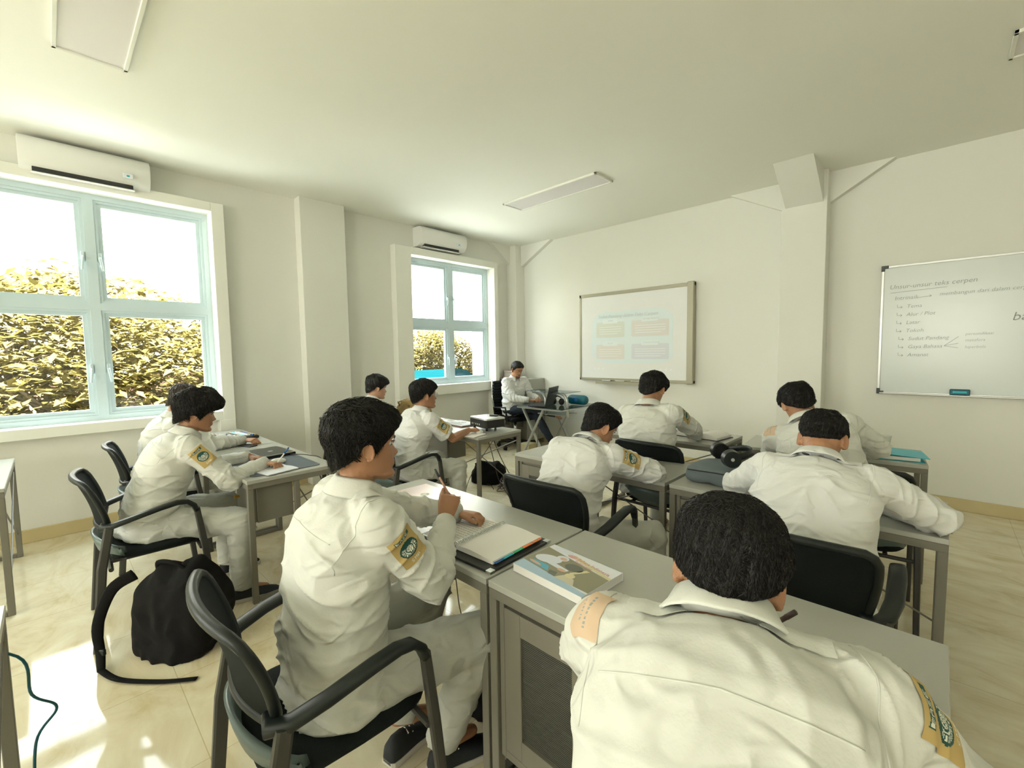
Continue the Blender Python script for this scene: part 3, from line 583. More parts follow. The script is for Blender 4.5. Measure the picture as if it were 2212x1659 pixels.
MB().box(-.46, .46, -.36, .50, gt, gt + .008, .002).build('glass_top', M['glass'], t)
f = MB()
for y in (-.30, .42): f.box(-.40, .40, y - .015, y + .015, gt - .03, gt - .001, .002)
for x in (-.40, .37): f.box(x, x + .03, -.30, .42, gt - .03, gt - .001, .002)
f.build('top_frame', M['silver'], t)
for y in (-.28, .40):
    for s in (-1, 1):
        b = MB(); b.tube([(-.12 - s * .20, y + s * .012, gt - .03), (-.12 + s * .20, y + s * .012, .01)], (.014, .022), 8, sq=.5); b.build('crossed_leg', M['silver'], t)
for x in (-.02, .36):
    b = MB(); b.tube([(x - .24, -.12, .93 - .01), (x - .12, -.12, .925), (x - .04, -.12, .90), (x, -.12, .84), (x + .01, -.12, .60)], .02, 10); b.build('shelf_support', M['silver'], t, True)
MB().box(-.32, .42, -.22, .12, .935, .943, .002).build('raised_shelf', M['glass'], t)
MB().box(-.10, .34, -.20, .15, .62, .632, .003).build('keyboard_shelf', M['silver'], t)
t = thing('laptop', 'open black laptop with its back to the camera, on the glass desk', 'laptop', (-4.10, 4.86, gt + .009), radians(-72))
b = MB().box(-.19, .19, -.13, .13, 0, .018, .004); b.build('keyboard_base', M['black'], t)
b = MB().box(-.19, .19, -.006, .006, 0, .27, .004, M=Matrix.Translation((0, .13, .012)) @ Matrix.Rotation(radians(-14), 4, 'X')); b.build('screen_lid', M['laptop'], t)
t = thing('desk_speaker', 'round blue desktop speaker at the right end of the glass desk', 'speaker', (-3.72, 5.22, gt + .009))
b = MB(); b.tube([(-.10, 0, .075), (.10, 0, .075)], .07, 20, rnd=True); b.build('speaker_body', M['teal'], t, True); b = MB(); b.ell((.0, -.066, .08), .045, .012, .035); b.build('speaker_cone', M['blue'], t, True)
t = thing('headset', 'black and silver headset lying behind the laptop on the glass desk', 'headset', (-3.96, 5.06, gt + .009))
b = MB(); b.ell((-.07, 0, .05), .035, .05, .05); b.ell((.07, .0, .05), .035, .05, .05); b.build('ear_cup', M['black'], t, True); b = MB(); b.tube([(-.09, 0, .05), (-.06, .0, .11), (0, 0, .13), (.06, 0, .11), (.09, 0, .05)], .010, 8); b.build('headband', M['chrome'], t, True)
t = thing('cabinet', 'grey steel cabinet in the far corner behind the bearded man', 'cabinet', (-5.03, 5.44, 0))
MB().box(-.29, .33, -.22, .22, .08, 1.07, .004).build('cabinet_body', M['steel'], t)
for s, (a, c) in enumerate(((-.28, .015), (.025, .32))):
    d_ = MB().box(a, c, -.238, -.222, .10, 1.05, .003).build('cabinet_door', M['desk'], t); MB().box(a + .06, c - .06, -.242, -.238, .3, .95, .001).build('door_mesh', M['mesh'], d_)
for sx_ in (-.27, .31):
    for sy in (-.2, .2): MB().box(sx_ - .015, sx_ + .015, sy - .015, sy + .015, 0, .08).build('leg', M['desk'], t)
rnd = random.Random(4); z = 1.071
BK = [mat('book_' + n_, c_, .6) for n_, c_ in (('red', (.25, .06, .04)), ('tan', (.55, .42, .2)), ('cream', (.62, .58, .42)), ('brown', (.2, .12, .07)))]
for k, nm in enumerate(('bottom', 'second from bottom', 'third from bottom', 'second from top', 'topmost')):
    h = rnd.uniform(.02, .032); w_ = rnd.uniform(.10, .13) + (.05 if k < 1 else 0); t = thing('book', '%s book of the small pile on the corner cabinet' % nm, 'book', (-5.18 + rnd.uniform(-.01, .01), 5.38, z), rnd.uniform(-.1, .1), 'books piled on the corner cabinet')
    c = MB(); c.box(-w_, w_, -.08, .08, 0, .003); c.box(-w_, w_, -.08, .08, h - .003, h); c.box(-w_, -w_ + .003, -.08, .08, 0, h); c.build('cover', BK[k % 4], t); MB().box(-w_ + .003, w_ - .006, -.076, .076, .003, h - .003).build('pages', M['paper'], t); z += h + .001
# ---------------------------------------------------------------- things on desks
D_ = DT + .001
def quadM(x, y, z, rz): return Matrix.Translation((x, y, z)) @ Matrix.Rotation(rz, 4, 'Z')
t = thing('laptop', 'closed pale pink laptop with a round logo on the front desk', 'laptop', (-1.885, 1.30, D_), radians(-2))
MB().box(-.158, .158, -.112, .112, .003, .010, .003).build('base', M['roseg'], t)
l = MB().box(-.158, .158, -.112, .112, .0105, .018, .003).build('lid', M['rose'], t)
g = MB(); g.prism([(.023 * cos(a), .023 * sin(a)) for a in [2 * pi * k / 28 for k in range(28)]], .018, .0184, 0); add_text(g, 'hp', .032, Matrix.Translation((-.015, -.008, .0184)) @ Matrix.Rotation(0, 4, 'Z'), 1, shear=.3, depth=.0003); g.build('logo', [M['cream'], M['silver']], l)
# clipboard folder and ring notebook
A_ = V(-1.515, .965); t = thing('clip_folder', 'black folder with metal corners lying open under the spiral notebook', 'folder', (-1.285, 1.135, D_), radians(2))
b = MB().box(-.225, .225, -.165, .165, 0, .004, .002); b.box(.0, .225, -.165, .165, .0045, .009, .002); b.build('cover', M['black'], t)
for x in (-.225, .225):
    for y in (-.165, .165): c = MB(); sx_, sy = np.sign(x), np.sign(y); c.prism([(x + sx_ * .002, y + sy * .002), (x + sx_ * .002, y - sy * .03), (x - sx_ * .03, y + sy * .002)], -.0005, .0102) if False else c.box(*sorted((x + sx_ * .002, x - sx_ * .022)), *sorted((y + sy * .002, y - sy * .022)), -.0003, .0098, .001); c.build('metal_corner', M['chrome'], t)
t = thing('spiral_notebook', 'open spiral notebook with blank right page and colored tabs', 'notebook', (-1.285, 1.145, D_ + .0105), radians(2))
for s, nm in ((-1, 'left'), (1, 'right')):
    b = MB(); n = 10; top = []; bot = []
    for i in range(n + 1):
        u = i / n; x = s * (.006 + .190 * u); zt = (.016 if s > 0 else .010) + .005 * sin(pi * min(1, u * 1.2)) - .004 * u
        top.append([(x, -.135, 0), (x, -.135, zt), (x, .135, zt), (x, .135, 0)])
    b.loft(top); pg = b.build('page_block', M['paper'], t, 'auto')
    if s < 0:
        w_ = MB(); rnd = random.Random(5)
        for k in range(13):
            yy = .11 - k * .0165; x_ = -.17
            while x_ < -.03: L_ = rnd.uniform(.008, .022); w_.box(x_, x_ + L_, yy, yy + .0022, .0158, .0162); x_ += L_ + .004
        w_.build('handwriting', M['ink'], pg)
b = MB()
for k in range(34):
    y = -.128 + k * .00776; b.tube([(-.011, y, .011), (-.008, y, .021), (0, y, .026), (.009, y, .024), (.013, y, .014)], .0013, 5)
b.build('spiral', M['chrome'], t)
for k, (m_, y0) in enumerate((('blue', -.13), ('cyan', -.085), ('grn', -.03), ('orange', .02), ('orange', .075))): MB().box(.194, .207, y0, y0 + .05, .004 + k * .0012, .006 + k * .0012, .0008).build('index_tab', M[m_], t)
# textbook
t = thing('textbook', 'thick paperback language textbook with a classroom photo on its cover', 'book', (-.865, 1.145, D_), radians(-4))
TW, TH, TT = .105, .148, .026
MB().box(-TH + .001, TH - .0012, -TW + .0012, TW - .0012, .001, TT - .001).build('pages', M['paper'], t)
c = MB(); c.box(-TH, TH, -TW, TW, 0, .001); c.box(-TH, TH, -TW, TW, TT - .001, TT); c.box(-TH, TH, TW - .001, TW, 0, TT); cv = c.build('cover', M['bpaper'], t)
CP = [mat('print_' + n_, c_, .45) for n_, c_ in (('olive', (.27, .26, .17)), ('sky', (.42, .58, .72)), ('white', (.72, .76, .84)), ('yellow', (.68, .62, .38)), ('skin', (.66, .42, .33)), ('cyan', (.10, .42, .58)), ('dark', (.14, .15, .12)), ('pink', (.70, .38, .38)), ('beige', (.60, .56, .42)))]
p = MB(); Z0 = TT
def pf(poly, lay, mi): n = len(poly); zz = Z0 + .0002 + lay * .00015; p.add([(x, y, zz) for x, y in poly] + [(x, y, zz - .0001) for x, y in poly], [tuple(range(n)), tuple(reversed(range(n, 2 * n)))], mi)
# book lies with its long side along x; picture lower part toward -y side, title along far edge
pf([(-.147, -.075), (.147, -.075), (.147, .03), (.05, .045), (-.147, .075)], 0, 0)
pf([(-.147, -.104), (.147, -.104), (.147, -.085), (0, -.07), (-.147, -.055)], 1, 1)
pf([(-.06, .075), (.147, .03), (.147, .042), (-.03, .088)], 1, 3)
def el(cx, cy, a, b_, n=22, r=0): return [(cx + a * cos(q) * cos(r) - b_ * sin(q) * sin(r), cy + a * cos(q) * sin(r) + b_ * sin(q) * cos(r)) for q in [2 * pi * k / n for k in range(n)]]
pf(el(-.085, .088, .042, .016), 2, 2); pf(el(-.035, .074, .02, .01), 2, 7)
pf(el(-.085, .005, .05, .028, r=.25), 2, 2); pf(el(-.05, .04, .024, .018), 3, 2); pf(el(-.045, .038, .014, .009), 4, 4); pf([(-.06, .0), (.02, -.012), (.015, -.028), (-.07, -.02)], 3, 2)
pf([(-.12, -.03), (-.05, -.03), (-.03, -.06), (-.12, -.052)], 3, 5); pf(el(-.10, -.045, .03, .006, r=-.1), 4, 4); pf(el(.02, .015, .035, .022), 3, 6); pf(el(.0, -.025, .018, .008), 5, 4)
pf([(.01, -.075), (.03, -.035), (.07, -.045), (.09, -.075)], 3, 8); pf(el(.045, -.035, .018, .014), 4, 3); pf([(-.03, -.05), (.0, -.045), (.01, -.072), (-.02, -.07)], 4, 6); pf([(.06, .03), (.075, .028), (.04, -.03), (.03, -.02)], 3, 3)
p.build('cover_print', CP, cv)
g = MB(); add_text(g, 'Bahasa Indonesia', .021, Matrix.Translation((-.012, .068, Z0 + .0004)) @ Matrix.Rotation(-.13, 4, 'Z'), 0, depth=.0002); add_text(g, 'Tingkat Lanjut', .014, Matrix.Translation((-.012, .052, Z0 + .0004)) @ Matrix.Rotation(-.13, 4, 'Z'), 0, depth=.0002); g.build('title', M['pink'], cv)
# pens
def pen(label, a, b_, m_, r=.0045, m2='black'):
    a, b_ = V(*a), V(*b_); t = thing('pen', label, 'pen', tuple(a)); d = b_ - a
    MB().tube([d * .08, d * .7], r, 10).build('barrel', M[m_], t, True); MB().tube([d * .0, d * .08], [.0008, r * .9], 8).build('tip', M['chrome'], t, True); MB().tube([d * .7, d], [r * 1.15, r * 1.1], 10).build('cap', M[m2], t, True)
# ---- window row things
t = thing('desk_mat', 'dark blue-grey desk mat under the closed black laptop', 'desk mat', (-3.42, 1.02, D_)); b = MB(); b.prism(rr(-.42, .42, -.20, .22, .03), 0, .003); b.build('mat_surface', M['matb'], t)
t = thing('laptop', 'closed black laptop on the blue-grey mat', 'laptop', (-3.62, 1.12, D_ + .0035), radians(4)); MB().box(-.17, .17, -.115, .115, .002, .011, .003).build('base', M['black'], t); l = MB().box(-.17, .17, -.115, .115, .0115, .019, .003).build('lid', M['laptop'], t); b = MB(); b.prism(el(.0, .0, .018, .018), .019, .0193); b.build('logo', M['silver'], l); MB().box(.155, .168, -.10, .10, .0192, .0198).build('hinge_strip', M['silver'], l)
t = thing('computer_mouse', 'white mouse on the blue-grey mat', 'mouse', (-3.27, 1.06, D_ + .0035), radians(-30)); b = MB(); b.ell((0, 0, .012), .028, .05, .02); b.build('mouse_body', M['white'], t, True)
t = thing('open_notebook', 'open white exercise book on the mat, being written on', 'notebook', (-3.11, .965, D_ + .0035), radians(12))
for s in (-1, 1):
    b = MB(); b.loft([[(s * (.001 + .135 * u), -.10, 0), (s * (.001 + .135 * u), -.10, .005 + .004 * sin(pi * u)), (s * (.001 + .135 * u), .10, .005 + .004 * sin(pi * u)), (s * (.001 + .135 * u), .10, 0)] for u in np.linspace(0, 1, 8)]); b.build('page_block', M['bpaper'], t, 'auto')
t = thing('pencil_case', 'open black pencil tray with colored stationery near the window', 'pencil case', (-4.62, 1.20, D_), radians(6)); MB().box(-.19, .19, -.07, .07, 0, .025, .006).build('tray', M['black'], t)
for k, m_ in enumerate(('book', 'cyan', 'paper', 'book', 'blue', 'brown')): MB().tube([(-.15 + .01 * k, -.05 + k * .02, .030), (.12 + .01 * k, -.045 + k * .019, .030)], .006, 6).build('stationery', M[m_], t)
t = thing('sheet_of_paper', 'loose pale sheet of paper before the pencil tray', 'paper', (-4.52, 1.02, D_), radians(-12)); b = MB(); b.box(-.14, .14, -.09, .09, 0, .0015); b.build('sheet', M['bpaper'], t)
t = thing('phone', 'black phone under the hand with the bracelet', 'phone', (-4.10, 1.10, D_), radians(20)); MB().box(-.075, .075, -.036, .036, 0, .008, .003).build('body', M['black'], t)
# ---- projector desk
t = thing('projector', 'black and grey projector on the desk by the glass desk', 'projector', (-3.16, 2.93, D_), radians(-10))
b = MB(); sh = rr(-.155, .155, -.115, .115, .03); b.prism(sh, .03, .105); b.build('housing', M['black'], t, 'auto'); b = MB(); b.loft([[(x, y, .105) for x, y in sh], [(x * .98, y * .98, .118) for x, y in sh], [(x * .8, y * .8, .122) for x, y in sh]]); b.build('top_cover', M['silver'], t, 'auto')
b = MB(); b.tube([(.08, .11, .07), (.08, .135, .07)], .032, 18); b.build('lens', M['chrome'], t, True)
for x, y in ((-.11, -.08), (.11, -.08), (0, .09)): MB().tube([(x, y, 0), (x, y, .032)], .012, 10).build('foot', M['plastic'], t, True)
b = MB()
for k in range(5): b.box(-.10 + k * .032, -.085 + k * .032, -.118, -.114, .05, .065, .001)
b.build('sockets', M['silver'], t)
t = thing('remote_control', 'small remote control lying on top of the projector', 'remote control', (-3.12, 2.98, D_ + .1235), radians(10)); MB().box(-.045, .045, -.018, .018, 0, .012, .003).build('body', M['laptop'], t)
t = thing('computer_mouse', 'white mouse in front of the projector', 'mouse', (-3.02, 2.70, D_), radians(20)); b = MB(); b.ell((0, 0, .012), .028, .045, .022); b.build('mouse_body', M['white'], t, True)
t = thing('laptop', 'closed silver laptop with earphones on it, beside the student with glasses', 'laptop', (-3.56, 2.93, D_), radians(-4)); MB().box(-.16, .16, -.11, .11, .0, .009, .003).build('base', M['roseg'], t); MB().box(-.16, .16, -.11, .11, .0092, .017, .003).build('lid', M['bpaper'], t)
def cable(name, label, pts, r, m_='cable', cat='cable', group=None):
    P_ = [V(*p) for p in pts]; out = []
    for i in range(len(P_) - 1):
        p0, p1, p2, p3 = P_[max(i - 1, 0)], P_[i], P_[i + 1], P_[min(i + 2, len(P_) - 1)]
        for k in range(8):
            u = k / 8; out.append(.5 * ((2 * p1) + (-p0 + p2) * u + (2 * p0 - 5 * p1 + 4 * p2 - p3) * u * u + (-p0 + 3 * p1 - 3 * p2 + p3) * u ** 3))
    out.append(P_[-1]); b = MB(); b.tube(out, r, 6); o = b.build(name, M[m_], None, True); return tag(o, label, cat, group)
rnd = random.Random(9)
cable('earphones', 'tangled thin earphone cord on the silver laptop', [(-3.62 + .10 * sin(k * 2.3) + .008 * k, 2.9 + .06 * cos(k * 1.7), D_ + .021 + .003 * (k % 2)) for k in range(12)], .002, 'silver')
t = thing('exercise_book', 'white exercise book under the forearm of the student with glasses', 'book', (-3.05, 2.585, D_), radians(12)); MB().box(-.13, .13, -.09, .10, 0, .008, .001).build('pages', M['paper'], t); MB().box(-.132, .132, -.092, .102, .0, .0012).build('cover', M['roseg'], t)
# brown bag
def blob(name, label, cat, c, R_, m_, seed, amp=.12, vox=.012, flat_=True):
    b = MB(); b.ell(c, *R_, n=36, m=24); v = np.array(b.v); C_ = np.array(c); d = v - C_; n1 = pn(v * 9 + seed, seed); v = C_ + d * (1 + amp * n1[:, None])
    if flat_: v[:, 2] = np.maximum(v[:, 2], c[2] - R_[2] * .8)
    return tag(mesh_obj(name, v, b.f, M[m_]), label, cat)
b = MB(); b.ell((-4.28, 2.80, .86), .20, .12, .13, n=40, m=26); b.ell((-4.12, 2.82, .84), .12, .11, .10, n=30, m=20); v, f_, n_ = remeshed(b, .012, 4); v = v + n_ * (.018 * (1 - 2 * np.abs(pn(v * np.array([7, 7, 11]), 3))))[:, None]; v[:, 2] = np.maximum(v[:, 2], D_); bagO = thing('shoulder_bag', 'crumpled mustard brown bag on the desk by the far window', 'bag', (-4.22, 2.8, D_)); mesh_obj('bag_body', v, f_, M['brown'], bagO, (-4.22, 2.8, D_)); b = MB(); b.tube([(-.15, -.08, .14), (-.16, -.1, .2), (-.05, -.12, .22), (.05, -.1, .17)], .010, 8); b.build('strap', M['brown'], bagO, True)
# ---- middle desks
t = thing('laptop', 'closed dark laptop at the left of the middle desk', 'laptop', (-1.86, 2.68, D_), radians(8)); MB().box(-.16, .16, -.11, .11, .002, .010, .003).build('base', M['black'], t); MB().box(-.16, .16, -.11, .11, .0105, .018, .003).build('lid', M['laptop'], t)
t = thing('computer_mouse', 'black and silver mouse by the elbow on the middle desk', 'mouse', (-1.335, 2.70, D_), radians(30)); b = MB(); b.ell((0, 0, .014), .03, .05, .024); b.build('mouse_body', M['black'], t, True); b = MB(); b.ell((.0, .02, .03), .006, .012, .008); b.build('scroll_wheel', M['chrome'], t, True)
t = thing('tool_bag', 'grey fabric bag standing on the right desk under the headphones', 'bag', (-.85, 2.57, D_))
b = MB(); b.box(-.17, .16, -.12, .10, 0, .09, .03, seg=3); b.ell((0, 0, .08), .15, .1, .045, n=30); v, f_, n_ = remeshed(b, .010, 4); v = v + n_ * (.010 * pn(v * 12, 5))[:, None]; v[:, 2] = np.maximum(v[:, 2], 0); mesh_obj('bag_body', v, f_, M['pouch'], t); b = MB(); b.tube([(-.15, -.12, .07), (0, -.126, .075), (.15, -.12, .07)], .003, 6); b.build('zip', M['black'], t)
t = thing('headphones', 'black over-ear headphones lying on the grey bag', 'headphones', (-.83, 2.54, D_ + .132), radians(-55))
for s in (-1, 1):
    b = MB(); b.tube([(s * .10 - .02, 0, .03), (s * .10 + .022, 0, .03)], [.048, .043], 24, rnd=False); c = b.build('ear_cup', M['plastic'], t, 'auto'); b = MB(); b.tube([(s * .10 - s * .02, 0, .03), (s * .10 - s * .038, 0, .03)], [.046, .038], 20); b.build('cushion', M['bag'], c, True)
    b = MB(); b.tube([(s * .10 + s * .022, 0, .03), (s * .10 + s * .025, 0, .03)], .009, 14); b.build('badge', M['silver'], c)
b = MB(); b.tube([(.10 * cos(a) * 1.05, .13 * sin(a) , .03 + .03 * sin(a)) for a in np.linspace(0, pi, 16)], (.018, .007), 8, ref=(0, 0, 1)); b.build('headband', M['plastic'], t, True)
t = thing('open_book', 'thick open book with curled pages on the desk below the screen', 'book', (-1.44, 3.83, D_), radians(-8))
MB().box(-.20, .20, -.13, .13, 0, .004, .001).build('cover', M['black'], t)
for s in (-1, 1):
    b = MB(); b.loft([[(s * (.001 + .185 * u), -.12, .004), (s * (.001 + .185 * u), -.12, .014 + .034 * sin(pi * min(1, .15 + u * .75))), (s * (.001 + .185 * u), .12, .014 + .034 * sin(pi * min(1, .15 + u * .75))), (s * (.001 + .185 * u), .12, .004)] for u in np.linspace(0, 1, 12)]); b.build('page_block', M['paper'], t, 'auto')
t = thing('ring_folder', 'bright cyan ring folder on the desk at the right', 'folder', (-.215, 3.90, D_), radians(10))
c = MB(); c.box(-.155, .155, -.13, .13, 0, .003, .001); c.box(-.155, .175, -.13, .13, 0, .003, .001, M=Matrix.Translation((0, 0, .034)) @ Matrix.Rotation(radians(3), 4, 'Y')); c.box(-.158, -.155, -.13, .13, 0, .045); c.build('cover', M['cyan'], t); MB().box(-.15, .13, -.12, .12, .0035, .026, .001).build('pages', M['paper'], t)
t = thing('plastic_cup', 'clear plastic cup standing behind the cyan folder', 'cup', (-.27, 4.13, D_)); b = MB(); b.lathe([(.028, .0), (.03, .002), (.042, .10), (.044, .102), (.041, .101), (.028, .004)], n=24); b.build('cup_body', M['cup'], t, True)
# ---- floor things : cable tangle, power strips, bags
P_ = []; rnd = random.Random(2)
for k in range(70):
    a = k * .62; r_ = .14 + .10 * rnd.random(); P_.append((-3.28 + r_ * cos(a) * 1.1 - .3 * (k > 55) * (k - 55) / 15, 3.50 + r_ * sin(a) + .0 * k, .008 + .10 * rnd.random() * (1 if k < 50 else .2)))
cable('cable_tangle', 'tangled heap of brown cables on the floor by the middle desk', P_, .0045)
cable('cable', 'cable running from the projector desk down to the tangle', [(-3.3, 3.0, .72), (-3.32, 3.12, .5), (-3.26, 3.16, .2), (-3.15, 3.2, .02), (-3.0, 3.1, .006), (-2.9, 3.25, .006), (-3.15, 3.45, .02)], .004)
cable('cable', 'second cable from the projector desk, looping on the floor toward the power strip', [(-3.22, 3.02, .72), (-3.2, 3.16, .4), (-3.05, 3.3, .01), (-2.8, 3.05, .006), (-2.62, 2.85, .006), (-2.7, 2.7, .006), (-2.55, 2.78, .03)], .004)
cable('cable', 'cable from the glass desk trailing to the tangle', [(-4.0, 4.7, .55), (-3.9, 4.5, .02), (-3.6, 4.2, .006), (-3.4, 3.9, .006), (-3.3, 3.6, .05)], .004)
cable('cable', 'black cable hanging beside the knee of the student with glasses', [(-3.02, 2.9, .70), (-3.03, 2.6, .4), (-3.02, 2.5, .2), (-2.98, 2.42, .01), (-2.9, 2.2, .006)], .003)
cable('cable', 'cable hanging behind the desk with the blue mat', [(-3.3, 1.32, .70), (-3.28, 1.40, .4), (-3.32, 1.42, .1), (-3.25, 1.3, .01), (-3.0, 1.2, .006)], .004)
cable('cable', 'cable from the laptop dropping over the far edge of the desk with the blue mat', [(-3.45, 1.2, D_ + .01), (-3.3, 1.28, D_ + .012), (-3.2, 1.345, .72), (-3.18, 1.38, .4), (-3.14, 1.3, .01)], .003)
cable('cable', 'cable on the floor behind the near cabinet desk', [(-2.0, 1.4, .70), (-1.95, 1.52, .3), (-1.8, 1.5, .01), (-1.5, 1.7, .006), (-1.2, 1.55, .006), (-.9, 1.7, .006)], .003)
cable('cable', 'cable hanging from the empty desk at the lower left corner', [(-2.0, -.3, .72), (-1.99, -.12, .6), (-2.02, -.1, .45), (-2.05, -.05, .36), (-2.0, -.1, .3), (-1.95, -.1, .1), (-1.8, -.02, .006)], .004, 'teal')
t = thing('power_strip', 'yellowish power strip on the floor beside the middle desk', 'power strip', (-2.50, 2.80, 0), radians(-35)); MB().box(-.13, .13, -.028, .028, 0, .032, .004).build('strip_body', M['strip'], t)
for k in range(3): MB().box(-.09 + k * .07, -.06 + k * .07, -.015, .015, .032, .036 + .02 * (k == 1), .002).build('socket', M['black' if k == 1 else 'brown'], t)
def crp(pts, k=6):
    P_ = [V(*p) for p in pts]; out = []
    for i in range(len(P_) - 1):
        p0, p1, p2, p3 = P_[max(i - 1, 0)], P_[i], P_[i + 1], P_[min(i + 2, len(P_) - 1)]
        for j in range(k): u = j / k; out.append(.5 * ((2 * p1) + (-p0 + p2) * u + (2 * p0 - 5 * p1 + 4 * p2 - p3) * u * u + (-p0 + 3 * p1 - 3 * p2 + p3) * u ** 3))
    return out + [P_[-1]]
def floor_bag(name, label, x, y, sx_, sy, h, rz, seed, m_='bag', straps=True):
    t = thing(name, label, 'backpack', (x, y, 0), radians(rz)); b = MB()
    R_ = []
    for k in range(12):
        u = k / 11; s = (1 + .16 * sin(pi * u * .9)) * (1 - .55 * max(0, u - .55) ** 1.5 / .30); zz = h * u; R_.append([(sx_ * s * math.copysign(abs(cos(a)) ** .72, cos(a)) + .05 * u, sy * s * math.copysign(abs(sin(a)) ** .72, sin(a)) + .03 * sin(u * 3), zz - h * .10 * u * (1 - abs(cos(a))) + .02 * u * sin(2 * a)) for a in [2 * pi * j / 36 for j in range(36)]])
    b.loft(R_); b.ell((sx_ * .25, sy * .75, h * .38), sx_ * .7, sy * .4, h * .3, n=28); v, f_, n_ = remeshed(b, .012, 5); v = v + n_ * (.022 * pn(v * np.array([6, 6, 4.5]), seed) + .012 * (1 - 2 * np.abs(pn(v * 10, seed + 1))))[:, None]; v[:, 2] = np.maximum(v[:, 2], 0)
    mesh_obj('bag_body', v, f_, M[m_], t); return t
bp = floor_bag('backpack', 'large black backpack standing on the floor by the profile student', -2.80, .38, .19, .13, .46, 35, 4)
b = MB(); b.tube(crp([(-.06, -.02, .40), (-.03, -.05, .475), (.07, -.05, .475), (.12, -.01, .40)]), (.012, .008), 8); b.build('handle', M['bag'], bp, True)
q_ = crp([(-.14, -.08, .42), (-.22, -.13, .36), (-.265, -.17, .20), (-.25, -.18, .07), (-.20, -.22, .012)]); b = MB(); b.tube(q_, [(.030 - .014 * i / len(q_), .008) for i in range(len(q_))], 8); b.build('shoulder_strap', M['bag'], bp, True)
b = MB(); b.tube(crp([(-.20, -.22, .012), (-.05, -.26, .012), (.15, -.24, .008), (.30, -.20, .008)]), (.004, .015), 8, ref=(0, 0, 1)); b.build('floor_strap', M['bag'], bp, True)
MB().box(-.265, -.225, -.186, -.170, .055, .085, .003).build('buckle', M['plastic'], bp)
fb = floor_bag('backpack', 'black bag under the front desk behind the seated student\'s knee', -1.33, 1.25, .17, .11, .40, 10, 9); b = MB(); b.tube([(-.1, -.08, .38), (0, -.12, .43), (.1, -.08, .38)], .01, 8); b.build('handle', M['bag'], fb, True); b = MB(); b.tube([(.05, -.1, .02), (.12, -.16, .012), (.24, -.17, .012)], [(.004, .014)] * 3, 8, ref=(0, 0, 1)); b.build('floor_strap', M['bag'], fb, True)
fb = floor_bag('backpack', 'dark bag on the floor under the projector desk', -3.75, 3.45, .17, .12, .24, 15, 11); b = MB(); b.tube([(-.1, -.08, .22), (0, -.1, .27), (.1, -.08, .22)], .01, 8); b.build('handle', M['bag'], fb, True)
t = thing('pedestal', 'small beige floor box near the cabinet, behind the projector desk', 'box', (-4.35, 4.85, 0)); MB().box(-.09, .09, -.09, .09, 0, .16, .004).build('body', M['strip'], t)
# ---------------------------------------------------------------- people
ZT = [-.115, -.109, -.10, -.09, -.08, -.072, -.064, -.056, -.048, -.040, -.032, -.022, -.01, .004, .018, .032, .048, .064, .078, .09, .099, .106, .111]
WT = [.014, .027, .038, .047, .053, .056, .058, .060, .062, .064, .066, .0685, .071, .073, .0745, .0755, .0755, .073, .067, .057, .044, .029, .010]
FT = [.074, .085, .090, .090, .086, .088, .089, .088, .088, .087, .086, .084, .082, .081, .084, .089, .090, .085, .074, .058, .040, .020, -.004]
BT = [.050, .028, .008, -.014, -.034, -.048, -.056, -.063, -.069, -.074, -.079, -.085, -.091, -.096, -.099, -.101, -.100, -.095, -.087, -.075, -.060, -.044, -.024]
def G(x, s): return np.exp(-(x / s) ** 2)
def head_grid(NA=72, NZ=56, face=1.0, nape=False):
    t = np.linspace(0, 1, NZ); z = -.115 + .226 * (t - .06 * np.sin(2 * pi * t)); z[0], z[-1] = -.115, .111
    w, f, b = np.interp(z, ZT, WT), np.interp(z, ZT, FT), np.interp(z, ZT, BT)
    if nape: b = np.where(z < 0, np.minimum(b, np.interp(z, [-.115, -.10, -.09, -.06, -.03, 0], [-.02, -.056, -.070, -.083, -.089, -.09])), b)
    A = np.linspace(0, 2 * pi, NA, endpoint=False); Zg, Ag = np.meshgrid(z, A, indexing='ij'); w, f, b = w[:, None], f[:, None], b[:, None]
    yc = np.minimum(-.012, (f + b) / 2 * 0 - .012); yc = np.where(b > -.012, (f + b) / 2, yc)
    sn, cs = np.sin(Ag), np.cos(Ag); e = .86
    x = w * np.sign(sn) * np.abs(sn) ** e; y = np.where(cs > 0, yc + (f - yc) * np.abs(cs) ** e, yc - (yc - b) * np.abs(cs) ** .95)
    fr = np.clip(cs, 0, 1)
    nose = np.interp(Zg, [-.050, -.042, -.036, -.029, -.015, .006, .016], [0, .004, .019, .024, .014, .004, 0]); y += nose * G(x, .0125) * (fr > 0) * face
    y += .006 * np.interp(Zg, [-.045, -.038, -.030, -.022], [0, 1, 1, 0]) * (G(x - .013, .007) + G(x + .013, .007)) * (fr > 0)
    y += .007 * (G(Zg + .0560, .0048) + .95 * G(Zg + .0660, .0052)) * G(x, .022) * (fr > 0); y -= .003 * G(Zg + .0612, .0022) * G(x, .024) * (fr > 0)
    for s in (-1, 1): y -= .011 * G(x - s * .031, .016) * G(Zg - .006, .010) * (fr > 0); y += .004 * G(x - s * .032, .02) * G(Zg - .026, .006) * (fr > 0)
    y += .006 * G(Zg + .100, .012) * G(x, .02) * (fr > 0); y -= .004 * G(Zg + .080, .006) * G(x, .025) * (fr > 0)
    x = x * (1 + .03 * G(Zg + .02, .02) * (fr > .3))
    return np.stack([x, y, Zg], -1), Ag
HG, HA = head_grid(); HG2, HA2 = head_grid(160, 100, nape=True)
